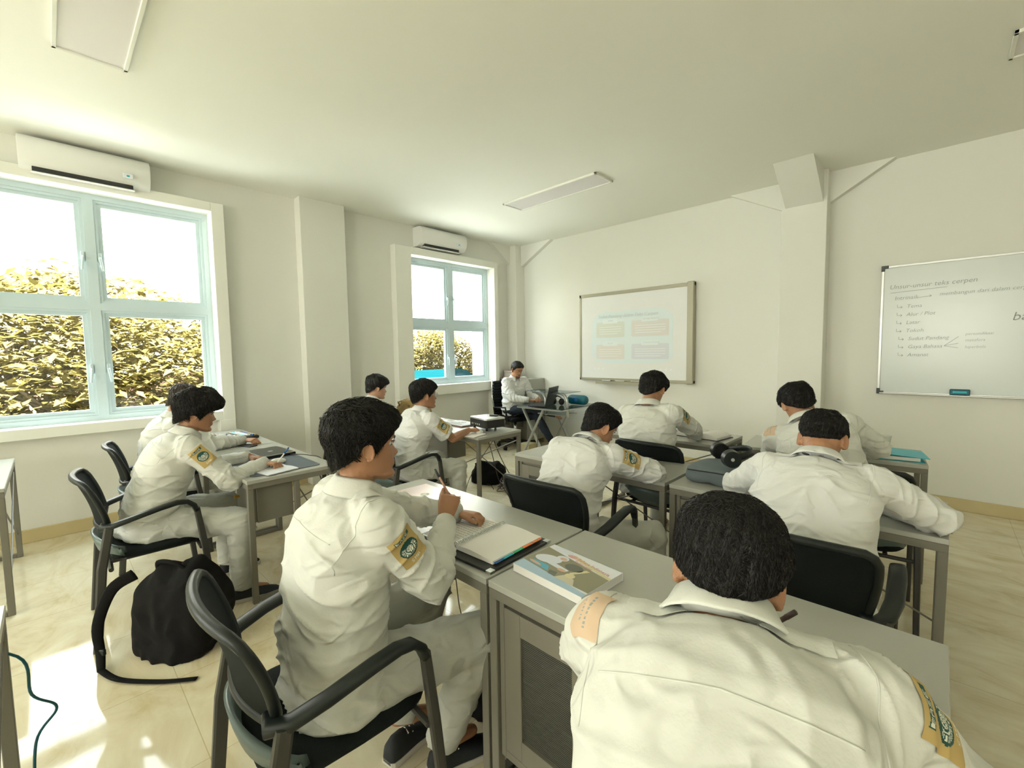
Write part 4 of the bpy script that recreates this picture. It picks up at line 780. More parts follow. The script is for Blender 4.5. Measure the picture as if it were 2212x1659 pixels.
def head_local(mb):
    mb.loft([HG[i] for i in range(HG.shape[0])])
    for s in (-1, 1):   # ears
        c = V(s * .077, -.012, -.004); X = nrm(V(s * 1, -.55, 0)); Y = nrm(V(s * .5, 1, 0)); Z = V(0, -.12, 1)
        pts = [c + Y * (.016 * cos(a) + .002) + Z * (.031 * sin(a)) + X * .008 for a in np.linspace(-1.9, 3.6, 18)]
        mb.tube(pts, [.0042] * 17 + [.003], 8, rnd=True); mb.ell(c, .006, .0165, .030, 14, 10, X=X, Y=Y, Z=Z); mb.ell(c + Z * -.027 + Y * .004, .006, .008, .009, 10, 8)
def head_hair(st, seed):
    """closed shell: thick over the hair region, sunk inside the head elsewhere"""
    P = HG2.copy(); A = HA2; az = np.abs(np.where(A > pi, A - 2 * pi, A)) * 180 / pi
    zh = np.interp(az, [0, 30, 55, 68, 80, 88, 96, 112, 130, 150, 180], st['line'])
    m = P[..., 2] - zh; k = np.clip(m / st.get('edge', .014), 0, 1); k = k * k * (3 - 2 * k)
    top = np.clip((P[..., 2] - .01) / .09, 0, 1); T = st['side'] + (st['top'] - st['side']) * top ** st.get('pw', 1.0)
    T = T + st.get('fringe', 0) * G(az, 50) * np.clip(k, 0, 1) * np.clip((P[..., 2] + .0) / .05, 0, 1) + st.get('back', 0) * G(az - 180, 60) * G(P[..., 2] - st.get('bz', .03), .05)
    c = V(0, -.008, 0); d = P - c; d = d / np.linalg.norm(d, axis=-1, keepdims=True)
    cw = V(*st.get('crown', (.01, -.055, .10))); ua = nrm(V(0, -.5, .86)); e1 = V(1, 0, 0); e2 = np.cross(ua, e1); rl = P - cw; ca_ = np.arctan2(rl @ e2, rl @ e1); rd = np.linalg.norm(rl, axis=-1)
    q = np.stack([np.cos(ca_ + rd * 3) * 8, np.sin(ca_ + rd * 3) * 8, rd * 14], -1).reshape(-1, 3); n1 = (pn(q, seed) + .6 * pn(q * np.array([2.6, 2.6, 1.2]), seed + 4)).reshape(az.shape); n2 = pn(P.reshape(-1, 3) * 26, seed + 1).reshape(az.shape)
    dn_ = .004 + .024 * np.clip((-P[..., 2] - .015) / .03, 0, 1) * (az > 100); off = np.where(k > 0, -dn_ * (1 - k) + k * T * (1 + .22 * n2) + k * (.0035 * n1) * st.get('rough', 1), -.004 - dn_)
    return P + d * off[..., None], k, off
LINES = dict(short=[.060, .056, .043, .010, -.014, .012, .008, -.026, -.044, -.062, -.074],
             fringe=[.034, .032, .022, -.004, -.028, -.004, .004, -.030, -.046, -.062, -.072],
             long=[.022, .020, .010, -.014, -.036, -.022, -.012, -.042, -.058, -.072, -.080],
             fade=[.064, .058, .048, .020, .008, .018, .014, -.020, -.036, -.048, -.056],
             man=[.064, .060, .048, .010, -.010, .014, .012, -.014, -.028, -.042, -.050])
def hand_parts(b, w, d, n, s, curl=(25, 35, 25), thumb=(.5, .6, -.3), sz=1.0, spread=4, grip=False):
    """w wrist, d finger direction, n back-of-hand normal, s direction of the thumb side"""
    d = nrm(d); n = nrm(n - d * np.dot(n, d)); s0 = nrm(np.cross(d, n)); s = s0 if np.dot(s, s0) > 0 else -s0
    def pr_(t, hw, hh, k=14): return [w + d * t + s * (hw * cos(a)) + n * (hh * sin(a)) for a in [2 * pi * i / k for i in range(k)]]
    b.loft([pr_(-.01 * sz, .024 * sz, .018 * sz), pr_(.01 * sz, .026 * sz, .017 * sz), pr_(.04 * sz, .035 * sz, .016 * sz), pr_(.07 * sz, .040 * sz, .0145 * sz), pr_(.088 * sz, .039 * sz, .011 * sz)])
    for i, (off, L, r) in enumerate(((.030, .072, .0088), (.0105, .080, .009), (-.0095, .075, .0086), (-.0285, .060, .0078))):
        p = w + d * .080 * sz + s * off * sz; a = 0; sp = radians(spread * (1.5 - i)); dd = nrm(d * cos(sp) + s * sin(sp)); pts = [p]; ex = 1 + .12 * i
        for q, l in zip(curl, (.46, .30, .24)):
            a += radians(q * ex); p = p + (dd * cos(a) - n * sin(a)) * L * l * sz; pts.append(p)
        b.tube(pts, [r * sz, r * .98 * sz, r * .9 * sz, r * .78 * sz], 10, rnd=True)
    p = w + d * .018 * sz + s * .022 * sz - n * .004; t1 = nrm(d * thumb[0] + s * thumb[1] + n * thumb[2]); t2 = nrm(d * (thumb[0] + .5) + s * (thumb[1] - .45) + n * (thumb[2] - .25))
    b.tube([p, p + t1 * .042 * sz, p + t1 * .042 * sz + nrm(t1 + t2) * .030 * sz, p + t1 * .042 * sz + nrm(t1 + t2) * .030 * sz + t2 * .024 * sz], [.014 * sz, .0112 * sz, .0098 * sz, .008 * sz], 10, rnd=True)
def ridge(n): return (1 - 2 * np.abs(n))
def crz(n): return np.exp(-np.abs(n) * 6.0)
FONT = {'B': '1110 1001 1110 1001 1110', 'A': '0110 1001 1111 1001 1001', 'S': '0111 1000 0110 0001 1110', 'E': '1111 1000 1110 1000 1111', 'M': '10001 11011 10101 10001 10001', 'I': '111 010 010 010 111', 'C': '0111 1000 1000 1000 0111'}
def bitmap(txt):
    rows = ['' for _ in range(5)]
    for ch in txt:
        g = FONT[ch].split()
        for r in range(5): rows[r] += g[r] + '0'
    return rows
def in_text(rows, u, v):   # u,v in 0..1
    r = int(v * 5); c = int(u * len(rows[0]))
    return 0 <= r < 5 and 0 <= c < len(rows[0]) and rows[r][c] == '1'
BASE_, SMA_ = bitmap('BASE'), bitmap('SMA')
def patch_col(u, v):
    X = u - .5; Y = (v - .52) * 1.5
    rr_ = sqrt(X * X + Y * Y)
    if rr_ < .36:
        if rr_ < .13: return 2 if (int(u * 38) + int(v * 40)) % 3 else 1
        if .17 < rr_ < .205 and Y > -.12: return 2
        if .22 < rr_ < .30 and Y > -.15 and int((atan2(Y, X) + 7) * 9) % 2: return 2
        return 1
    Yt = (v - .16) * 1.5 + .35 * X * X * 1.6
    if abs(Yt) < .085 and abs(X) < .33:
        if abs(Yt) < .055 and in_text(BASE_, (X + .27) / .54, (Yt + .055) / .11): return 2
        return 1
    if .84 < v < .92 and abs(X) < .2 and in_text(SMA_, (X + .2) / .4, (v - .84) / .08): return 2
    return 0
def cpatch_col(u, v):
    if .3 < v < .36 and .15 < u < .85 and int(u * 30) % 3: return 1
    if .5 < v < .56 and .25 < u < .7 and int(u * 26) % 2: return 1
    return 0
def decal(bvh, c, U_, V_, N_, w, h, nx, ny, fn, name, mats, parent, org, off=.0018, depth=.12, tip=False):
    U_, V_, N_ = nrm(U_), nrm(V_), nrm(N_); vs, fs, ms, idx = [], [], [], {}
    for j in range(ny + 1):
        for i in range(nx + 1):
            u, v = i / nx, j / ny; ww = w * (1 - .55 * max(0, (v - .6) / .4) ** 2) if tip else w
            p = c + U_ * (u - .5) * ww + V_ * (v - .5) * h; hit = bvh.ray_cast(Vector(p + N_ * depth), Vector(-N_), depth * 2)
            if hit[0] is not None: nn = np.array(hit[1]); nn = nn if np.dot(nn, N_) > 0 else -nn; idx[i, j] = len(vs); vs.append(np.array(hit[0]) + nn * off)
    for j in range(ny):
        for i in range(nx):
            q = [(i, j), (i + 1, j), (i + 1, j + 1), (i, j + 1)]
            if all(k in idx for k in q):
                a = [vs[idx[k]] for k in q]
                if max(np.linalg.norm(a[0] - a[2]), np.linalg.norm(a[1] - a[3])) > 4 * (w / nx + h / ny): continue
                fs.append(tuple(idx[k] for k in q)); ms.append(fn((i + .5) / nx, (j + .5) / ny))
    if not fs: return None
    return mesh_obj(name, vs, fs, mats, parent, org, ms)
def seam(bvh, pts, N_, r, mb):
    out = []
    for i in range(len(pts) - 1):
        for k in range(22):
            p = np.array(pts[i]) * (1 - k / 22) + np.array(pts[i + 1]) * (k / 22); h = bvh.ray_cast(Vector(p + N_ * .15), Vector(-N_), .4)
            if h[0] is not None and (not out or np.linalg.norm(np.array(h[0]) - out[-1]) < .13): out.append(np.array(h[0]) + N_ * .0004)
    if len(out) > 3: mb.tube(out, r, 6)
def seg_d(p, a, b_):
    ab = b_ - a; t = np.clip(((p - a) @ ab) / (ab @ ab), 0, 1); return np.linalg.norm(p - (a + t[:, None] * ab), axis=1), t
def person(cfg, label, hair='short', hst=None, sleeve='long', skin='skin', shirt='shirt', trou='trou', hi=False, patch=True, lpatch=False, seed=1,
           hands=None, beard=False, glasses=False, bracelet=False, legw=1.0, tuck=False, rolled=False, eyes=True, locks=500, yoke=False, girth=1.0, hem=-.07, hairm='hair', collar_up=0):
    P = make_pose(**cfg); sz = cfg.get('sz', 1.0); S, D, R, F, Rt, Fc = P['S'], P['D'], P['R'], P['F'], P['Rt'], P['Fc']; org = (cfg['hip'][0], cfg['hip'][1], 0)
    root = thing('person', label, 'person', org); root['group'] = 'people in the classroom'
    hc, hx, hf, hu = P['hc'], P['hx'], P['hf'], P['hu']
    # spine frame interpolation
    cum = np.cumsum([0] + [np.linalg.norm(S[i + 1] - S[i]) for i in range(4)]) / sz
    def sp(s):
        if s <= 0: return S[0] + D[0] * s * sz, D[0]
        for i in range(4):
            if s <= cum[i + 1] or i == 3:
                t = (s - cum[i]) / (cum[i + 1] - cum[i]); d = nrm(D[i] * (1 - t) + D[min(i + 1, 3)] * t); return S[i] + (S[i + 1] - S[i]) * t, d
    def torso(rings, k=36, grow=0.0):
        out = []
        for s, w, f, bk_ in rings:
            c, d = sp(s); mixr = nrm(R * (1 - min(1, max(0, s / .45))) + Rt * min(1, max(0, s / .45))); x = nrm(mixr - d * np.dot(mixr, d)); y = nrm(np.cross(d, x))
            if np.dot(y, F) < 0: y = -y
            w, f, bk_ = (w + grow) * sz * (girth if s < .36 else 1), (f + grow) * sz * (girth if s < .36 else 1), (bk_ + grow) * sz
            r_ = []
            for q in range(k):
                a = 2 * pi * q / k; ca, sa = cos(a), sin(a); e = .82
                xx = w * math.copysign(abs(ca) ** e, ca); yy = (f if sa > 0 else bk_) * math.copysign(abs(sa) ** e, sa); r_.append(c + x * xx + y * yy)
            out.append(r_)
        return out
    TR = [(-.09, .165, .10, .12), (-.03, .175, .125, .13), (.04, .168, .125, .12), (.12, .150, .115, .10), (.20, .148, .105, .098), (.28, .158, .105, .108), (.36, .168, .10, .112), (.42, .165, .085, .10), (.465, .125, .068, .082), (.50, .070, .055, .064)]
    # --- body : one continuous surface
    b = MB(); b.loft(torso([(s, w - .012, f - .012, k - .012) for s, w, f, k in TR], 28))
    nb = S[4] - D[3] * .04; b.tube([nb, P['ne'] + hu * .0, hc - hu * .05 - hf * .03], [(.058 * sz, .056 * sz), .054, .052], 16, rnd=True)
    hb = MB(); head_local(hb); HM = np.stack([hx, hf, hu]); hp = np.array(hb.v) @ HM + hc; b.add(hp, hb.f)
    for s in 'rl':
        sh, el, wr = P['sh' + s], P['el' + s], P['wr' + s]; thin = -.006
        b.tube([S[4] - D[3] * .05, sh], [.045, .05], 12, rnd=True)
        b.tube([sh, sh * .5 + el * .5, el], [.050 + thin, .045 + thin, .038 + thin * .3], 14, rnd=True); b.tube([el, el * .65 + wr * .35, wr], [.040 + thin * .3, .040, (.028, .022)], 14, rnd=True)
        hip, kn, an = P['hip' + s], P['kn' + s], P['an' + s]
        b.tube([hip, hip * .5 + kn * .5, kn], [.075, .066, .052], 14, rnd=True); b.tube([kn, kn * .6 + an * .4, an], [.05, .047, .034], 14, rnd=True)
        b.tube([an, an - UP * .03 + F * .06, an - UP * .05 + F * .13], [.034, .03, .022], 10, rnd=True)
    sd = {'r': 1, 'l': -1}
    hands = hands or {}
    HB = {}
    for s in 'rl':
        h = hands.get(s, {}); el, wr = P['el' + s], P['wr' + s]; d = nrm(wr - el); hd = h.get('d'); hd = nrm(V(*hd)) if hd is not None else nrm(V(d[0], d[1], min(d[2], .0) * .3) - R * sd[s] * .3)
        nn = V(*h['n']) if 'n' in h else V(0, 0, 1) + R * sd[s] * .25; ts = V(*h['t']) if 't' in h else -R * sd[s] + F * .2
        hand_parts(b, wr + hd * .012, hd, nn, ts, h.get('curl', (30, 40, 30)), h.get('thumb', (.7, .5, -.35)), .98); HB[s] = (wr, hd, nrm(nn), nrm(ts))
    vox = .0042 if hi else .0058
    v, f_, nn = remeshed(b, vox, 2, .4)
    # face materials
    cen = np.array([v[list(q)].mean(0) for q in f_]); lc = (cen - hc) @ HM.T
    mi = np.zeros(len(f_), int); frt = lc[:, 1] > .078
    mi[(np.abs(lc[:, 0]) < .023 * np.clip(1 - np.abs(lc[:, 2] + .061) / .03, 0, 1)) & (lc[:, 2] > -.0715) & (lc[:, 2] < -.0515) & (lc[:, 1] > .086)] = 1
    if beard: mi[(lc[:, 2] < -.078) & (lc[:, 2] > -.12) & (lc[:, 1] > .045) & (np.abs(lc[:, 0]) < .042) & (np.abs(lc[:, 0]) < .1)] = 2; mi[(np.abs(lc[:, 2] + .0465) < .005) & (np.abs(lc[:, 0]) < .026) & (lc[:, 1] > .082)] = 2
    body = mesh_obj('body', v, f_, [M[skin], M['lip'], M['stub']], root, org, [int(q) for q in mi])
    W_ = lambda p: np.asarray(p) @ HM + hc
    if eyes:
        for s in (-1, 1):
            e = MB(); q = V(s * .031, .0640, .006); e.ell(W_(q), .0105, .0112, .0075, 14, 10, X=hx, Y=hf, Z=hu); e.ell(W_(q + V(0, .0085, -.0015)), .0060, .0036, .0060, 12, 8, mi=1, X=hx, Y=hf, Z=hu); e.build('eye', [M['eyew'], M['eyeb']], root, True, org)
            e = MB(); e.tube([W_(V(s * .014, .0865, .021)), W_(V(s * .028, .0875, .0265)), W_(V(s * .045, .079, .022))], [(.0028, .0016), (.0034, .0018), (.0018, .001)], 8, rnd=True); e.build('eyebrow', M['hair'], root, True, org)
            e = MB(); e.tube([W_(V(s * .019, .0795, .0095)), W_(V(s * .031, .0835, .0135)), W_(V(s * .043, .076, .009))], [.0022, .0030, .0018], 8, rnd=True); e.build('eyelid', M[skin], root, True, org)
    # --- hair
    st = dict(line=LINES[hair], top=.030, side=.012, edge=.014); st.update(hst or {})
    HP, K, OFF = head_hair(st, seed); g = MB(); hw_ = HP.reshape(-1, 3) @ HM + hc; nz, na = HP.shape[:2]; g.loft([hw_[i * na:(i + 1) * na] for i in range(nz)])
    bv = BVHTree.FromPolygons([Vector(p) for p in HP.reshape(-1, 3)], [(i * na + j, i * na + (j + 1) % na, (i + 1) * na + (j + 1) % na, (i + 1) * na + j) for i in range(nz - 1) for j in range(na)])
    rnd = np.random.RandomState(seed * 7 + 1); ok = np.argwhere(K > .35); wts = np.array([np.sin(pi * i / nz) + .15 for i, j in ok]); ok = ok[rnd.choice(len(ok), locks, p=wts / wts.sum())]; crown = V(*st.get('crown', (.01, -.055, .10)))
    ln_ = st.get('len', .034) * 1.5; lift = st.get('lift', .006) * .7
    for i, j in ok:
        p = HP[i, j] + rnd.uniform(-.002, .002, 3); d = p - crown; n0 = nrm(p - V(0, -.01, 0)); d = nrm(d - n0 * np.dot(d, n0) + rnd.normal(0, .06 * st.get('rough', 1), 3)); pts = [p - n0 * .003]; L = ln_ * rnd.uniform(.6, 1.3)
        if p[1] > .03 and p[2] > .03: d = nrm(d + V(.1, .35, .25 * st.get('quiff', 0)))
        for k in range(4):
            q = pts[-1] + d * L / 4 - V(0, 0, .0012 * k); h = bv.find_nearest(Vector(q)); nq = nrm(q - V(0, -.01, 0)); q2 = np.array(h[0]) + nq * (.0012 + lift * (k / 3) ** 2.2 * rnd.uniform(.2, 1)); pts.append(q2); d = nrm(d - nq * np.dot(d, nq) * .8)
        g.tube([q @ HM + hc for q in pts], [.0013, .0016, .0014, .0010, .0003], 3)
    g.build('hair', M[hairm], root, True, org)
    if glasses:
        e = MB()
        for s in (-1, 1):
            e.tube([W_(V(s * .033 + .023 * cos(a), .1005 - .004 * abs(cos(a)), .003 + .0185 * sin(a))) for a in np.linspace(0, 2 * pi, 25)], .0011, 6); e.tube([W_(V(s * .056, .096, .010)), W_(V(s * .076, .06, .010)), W_(V(s * .080, -.01, .008)), W_(V(s * .078, -.03, -.008))], .0013, 6)
        e.tube([W_(V(-.011, .1005, .007)), W_(V(0, .103, .009)), W_(V(.011, .1005, .007))], .0012, 6); go = e.build('glasses', M['silver'], root, True, org)
        for s in (-1, 1): q = MB(); q.loft([[W_(V(s * .033 + .022 * cos(a) * k, .0995 + .001 * o_, .003 + .0175 * sin(a) * k)) for a in np.linspace(0, 2 * pi, 24, endpoint=False)] for k, o_ in ((.98, 0), (1, .5), (.98, 1))]); q.build('lens', M['cup'], go, True, org)
    # --- shirt
    b = MB(); hz = hem
    SR = [(hz, .184, .120, .132), (-.03, .188, .145, .136), (.04, .180, .142, .130), (.12, .172, .132, .120), (.20, .173, .124, .120), (.28, .182, .124, .134), (.35, .186, .116, .138), (.41, .184, .100, .124), (.455, .150, .080, .100), (.485, .094, .062, .076), (.502, .070, .054, .062)]
    if tuck: SR = [(hz, .165, .120, .125), (-.02, .172, .13, .130)] + SR[3:]
    b.loft(torso(SR, 40, .004))
    base = S[4] - D[3] * .045
    for s in 'rl':
        sh, el, wr = P['sh' + s], P['el' + s], P['wr' + s]; rt_ = R * sd[s]; tr = nrm(sh - base)
        b.tube([base + tr * .02 + D[3] * .01, base * .5 + sh * .5 + D[3] * .008, sh + tr * .005], [(.052, .062), (.058, .066), (.066, .066)], 16, rnd=True)
        b.tube([S[3] + (sh - base) * .45, sh * .9 + el * .1], [.095 * sz, .070 * sz], 16, rnd=True)
        if sleeve == 'long':
            e1 = sh * .5 + el * .5; we = wr - nrm(wr - el) * (.10 if rolled else .012)
            b.tube([sh, sh * .75 + el * .25, e1, el * .93 + sh * .07, el], [.070, .069, .064, .060, .057], 18, rnd=True)
            b.tube([el, el * .8 + we * .2, el * .45 + we * .55, we * .85 + el * .15, we], [.057, .058, .051, (.044, .042), (.040, .036)], 18)
        else:
            ce = sh * .30 + el * .70; b.tube([sh, sh * .65 + el * .35, ce], [.070, .071, (.074, .070)], 18, rnd=False)
    v, f_, nn = remeshed(b, .0055 if hi else .008, 5, .5)
    # folds
    c0 = S[0]; q = v - c0; lx = q @ R; ly = q @ F; lz = q[:, 2]
    dT = np.minimum.reduce([seg_d(v, S[i], S[i + 1])[0] for i in range(4)]); amp = np.full(len(v), .0)
    sgx = np.tanh(lx * 25); dsp = .012 * crz(pn(np.stack([lx * 2.6 + lz * 1.2, ly * 3, lz * 7.0 + lx * 2.6 * sgx], 1), seed)) + .008 * crz(pn(np.stack([lx * 5 - lz * 4, ly * 5, lz * 10 + lx * 5 * sgx], 1), seed + 3)) - .004 + .004 * pn(np.stack([lx * 12, ly * 12, lz * 14], 1), seed + 5)
    low = np.clip((.22 - lz) / .2, 0, 1); dsp = dsp * (1 + .7 * low); up = np.clip((lz - .38 * sz) / .08, 0, 1); dsp *= (1 - .55 * up)
    for s in 'rl':
        sh, el, wr = P['sh' + s], P['el' + s], P['wr' + s]
        for (a, c_, k, fr) in ((sh, el, 0, 15), (el, wr, 1, 21)):
            dd, t = seg_d(v, a, c_); w_ = np.clip((.095 - dd) / .02, 0, 1) * np.clip((dT - .10) / .05, 0, 1); ax = nrm(c_ - a); rel = v - a; per = rel - (rel @ ax)[:, None] * ax
            bend = (t if k == 0 else 1 - t); am = .004 + .007 * bend ** 1.5
            nf = 1.5 * am * crz(pn(np.stack([(rel @ ax) * fr + per @ UP * 8, per[:, 0] * 9, per[:, 2] * 9], 1), seed + 7 + k)) + .003 * pn(np.concatenate([rel * 16], 1), seed + 9); dsp = dsp * (1 - w_) + nf * w_
    hemk = np.clip((lz - hem) / .03, 0, 1)
    v = v + nn * dsp[:, None]
    sho = mesh_obj('shirt', v, f_, M[shirt], root, org); bvh = BVHTree.FromPolygons([Vector(p) for p in v], f_)
    # collar
    nd = nrm(P['nd'] * .6 + D[3] * .4); cf_ = nrm(Fc - nd * np.dot(Fc, nd)); cx_ = nrm(np.cross(cf_, nd)); cx_ = cx_ if np.dot(cx_, Rt) > 0 else -cx_; cc = S[4] + nd * .004
    prof = [(.062, -.012), (.061, .010), (.0625, .030 + collar_up), (.066, .037 + collar_up), (.073, .032 + collar_up), (.083, .010), (.097, -.014), (.0955, -.020), (.080, .002), (.070, .022)]
    rings = []
    for a in np.linspace(radians(24), radians(336), 44):
        side_ = abs(sin(a)); fr_ = max(0, cos(a)); ring_ = []
        for r_, h_ in prof:
            rr2 = r_ * sz * (1 + .05 * side_) ; hh = h_ * (1 - .25 * fr_) + (.006 * side_) - (.03 * fr_ if r_ > .07 else .012 * fr_)
            ring_.append(cc + cx_ * sin(a) * rr2 + cf_ * (cos(a) * rr2 * .98 + .008) + nd * hh)
        rings.append(ring_)
    b = MB(); b.loft(rings); b.build('collar', M[shirt], sho, True, org)
    # cuffs
    if sleeve == 'long':
        for s in 'rl':
            el, wr = P['el' + s], P['wr' + s]; d = nrm(wr - el); we = wr - d * (.10 if rolled else 0.0); b = MB()
            b.tube([we - d * .055, we - d * .05, we + d * .004, we + d * .006, we - d * .03], [(.043, .040), (.0455, .042), (.042, .038), (.037, .033), (.034, .030)], 20); b.build('cuff', M[shirt], sho, True, org)
    # patches
    sh, el = P['shr'], P['elr']; ax = nrm(el - sh); outv = R * .85 - F * .15 + UP * .35; N_ = nrm(outv - ax * np.dot(outv, ax)); U_ = nrm(np.cross(ax, N_))
    if np.dot(np.cross(U_, -ax), N_) < 0: U_ = -U_
    if patch: decal(bvh, sh + ax * (cfg.get('pt', .085) if sleeve == 'long' else .10), U_, ax, N_, .082, .118, 46 if hi else 26, 66 if hi else 38, patch_col, 'sleeve_patch', [M['tan'], M['green'], M['cream']], sho, org)
    sh2, el2 = P['shl'], P['ell']; ax2 = nrm(el2 - sh2); outv = -R * .45 + UP * .75 - F * .35; N2 = nrm(outv - ax2 * np.dot(outv, ax2)); U2 = nrm(np.cross(ax2, N2))
    if np.dot(np.cross(U2, -ax2), N2) < 0: U2 = -U2
    N3 = nrm(UP * .75 - R * .40 - F * .40); V3 = nrm(-R * .8 + F * .2 - N3 * np.dot(-R * .8 + F * .2, N3)); U3 = nrm(np.cross(N3, V3))
    if lpatch: decal(bvh, sh2 - R * .012, U3, V3, N3, .085, .08, 34, 30, cpatch_col, 'shoulder_badge', [M['ctan'], M['ink']], sho, org, tip=True)
    sm = MB()
    if yoke:
        bkN = nrm(-Fc + UP * .15); c, d = sp(.40); c2, _ = sp(.385)
        seam(bvh, [c2 - Rt * .155 * sz, c + Rt * 0, c2 + Rt * .155 * sz], bkN, .0016, sm)
        for s, sg in (('r', 1), ('l', -1)):
            c3, _ = sp(.30); seam(bvh, [P['sh' + s] - Rt * sg * .012 + D[3] * .065, P['sh' + s] - Rt * sg * .004, c3 + Rt * sg * .150 * sz], nrm(-Fc + UP * .3 + Rt * sg * .25), .0014, sm)
        if sm.v: sm.build('yoke_seam', M[shirt], sho, True, org)
        for s, sg in (('r', 1), ('l', -1)):
            tr = nrm(P['sh' + s] - base); m0 = base * .45 + P['sh' + s] * .55; uu = nrm(np.cross(tr, UP)); decal(bvh, m0 + UP * .02, tr, uu, UP, .10, .042, 14, 6, lambda u, v_: 0, 'epaulette', [M[shirt]], sho, org, off=.004)
    # --- trousers
    b = MB(); b.ell(S[0] - UP * .01 - F * .01, .168 * girth, .135 * girth, .105, 30, 18, X=R, Y=F)
    for s in 'rl':
        hip, kn, an = P['hip' + s], P['kn' + s], P['an' + s]; d2 = nrm(an - kn)
        b.tube([hip, hip * .65 + kn * .35, hip * .3 + kn * .7, kn], [.098 * legw, .092 * legw, .082 * legw, .074 * legw], 20, rnd=True); b.tube([kn, kn * .6 + an * .4, an + d2 * .01], [.074 * legw, .068 * legw, .060 * legw], 20)
    v, f_, nn = remeshed(b, .009 if hi else .012, 4, .5); ds = np.zeros(len(v))
    for s in 'rl':
        hip, kn, an = P['hip' + s], P['kn' + s], P['an' + s]
        for a, c_, k in ((hip, kn, 0), (kn, an, 1)):
            dd, t = seg_d(v, a, c_); w_ = np.clip((.13 - dd) / .03, 0, 1); ax_ = nrm(c_ - a); rel = v - a; nf = .009 * crz(pn(np.stack([(rel @ ax_) * 9 + (rel @ R) * 9, rel[:, 0] * 6, rel[:, 2] * 7], 1), seed + 11 + k)) * (.5 + (1 - t if k == 0 else 1 - t)) + .003 * pn(rel * 13, seed + 2); ds = ds * (1 - w_) + nf * w_
    v = v + nn * ds[:, None]; mesh_obj('trousers', v, f_, M[trou], root, org)
    # --- shoes
    for s in 'rl':
        an, kn = P['an' + s], P['kn' + s]; fd = nrm(V(*cfg['f' + s])) if ('f' + s) in cfg else nrm(F * .92 + R * sd[s] * .2); up = UP - fd * fd[2]; up = nrm(up); z0 = an - up * (.085 if ('f' + s) in cfg else an[2]); sx_ = nrm(np.cross(fd, up)); b = MB(); o2 = MB(); R1, R2 = [], []
        for t, w, h in ((-.055, .022, .055), (-.045, .032, .085), (-.02, .036, .098), (.02, .037, .095), (.06, .039, .078), (.10, .044, .062), (.15, .047, .050), (.185, .040, .040), (.203, .022, .028)):
            R1.append([z0 + fd * t + up * .018 + sx_ * w * cos(a) + up * (max(0, sin(a)) * (h - .018) ) - up * .006 * (sin(a) < 0) for a in [2 * pi * k / 18 for k in range(18)]])
            ww = w + .003; R2.append([z0 + fd * t + sx_ * x_ + up * y_ for x_, y_ in ((-ww, .002), (-ww, .024), (ww, .024), (ww, .002))])
        b.loft(R1); so_ = b.build('shoe', M['shoe'], root, True, org); o2.loft(R2); o2.build('sole', M['sole'], so_, False, org)
        l_ = MB()
        for k in range(4): t = .03 + k * .022; hh = .090 - k * .010; l_.tube([z0 + fd * t - sx_ * .022 + up * (hh - .012), z0 + fd * t + up * hh, z0 + fd * t + sx_ * .022 + up * (hh - .012)], .003, 6)
        l_.build('laces', M['paper'] if trou != 'navy' else M['black'], so_, True, org)
    if bracelet: wr, hd, n_, t_ = HB['r']; el = P['elr']; d = nrm(wr - el); b = MB(); r0 = nrm(np.cross(d, UP)); u0 = np.cross(r0, d); b.tube([wr - d * .005 + r0 * .031 * cos(a) + u0 * .027 * sin(a) for a in np.linspace(0, 2 * pi, 24)], .005, 6); b.build('bracelet', M['brown'], root, True, org)
    return P, HB
PC = {p['n']: p for p in PEOPLE}
WRH = dict(curl=(48, 55, 35), thumb=(.8, .35, -.5))
def held_pen(HB, label, dirv, m_, L=.14, r=.0042, s='r'):
    wr, hd, n_, t_ = HB[s]; g = wr + hd * .105 + t_ * .022 - n_ * .028; d = nrm(V(*dirv)); return pen(label, tuple(g - d * .035), tuple(g - d * .035 + d * L), m_, r)
P_, H_1 = person(PC['p1'], 'foreground left student with wavy hair holding a pen over the spiral notebook', hair='short', hst=dict(top=.040, side=.018, back=.008, len=.045, lift=.010, line=[.050, .045, .030, .004, -.018, .010, .006, -.030, -.046, -.060, -.070]), hi=True, seed=3, yoke=True, locks=3200, legw=1.05, skin='skin',
    hands=dict(r=dict(d=(-.10, .35, .93), n=(.75, -.60, .2), t=(-.55, -.55, .5), curl=(62, 70, 40), thumb=(.9, .25, -.3)), l=dict(d=(.92, .38, .02), n=(-.05, .25, .95), t=(.4, -.85, .1), curl=(26, 42, 34), thumb=(.85, .5, -.15))))
held_pen(H_1, 'pen held up in the fist of the foreground left student', (-.75, .1, .55), 'roseg')
P_, H_2 = person(PC['p2'], 'student in profile near the large window with long fringe, writing on the mat', hair='long', hst=dict(top=.036, side=.026, fringe=.018, back=.012, len=.05, lift=.010), hi=True, seed=8, locks=2600, skin='skin', yoke=True,
    hands=dict(r=dict(d=(.85, .50, -.05), n=(-.1, .1, 1), t=(-.4, .9, 0), curl=(48, 55, 35), thumb=(.8, .35, -.5)), l=dict(d=(.75, .6, -.1))), rolled=False)
held_pen(H_2, 'blue and white pen in the hand of the profile student', (.35, .35, .87), 'silver', m_ if False else .15) if False else None
wr, hd, n_, t_ = H_2['r']; g_ = wr + hd * .09 + V(0, 0, .02); pen('white and blue pen in the hand of the profile student', tuple(g_ + V(-.01, -.01, -.035)), tuple(g_ + V(.05, .06, .085)), 'white', m2='blue')
P_, H_3 = person(PC['p3'], 'student with a bracelet, half hidden behind the student in profile', hair='short', hst=dict(top=.03, side=.016, len=.035), hi=True, seed=13, bracelet=True, locks=500, patch=False, hairm='hairb',
    hands=dict(r=dict(d=(.8, .55, .0), curl=(45, 55, 35))))
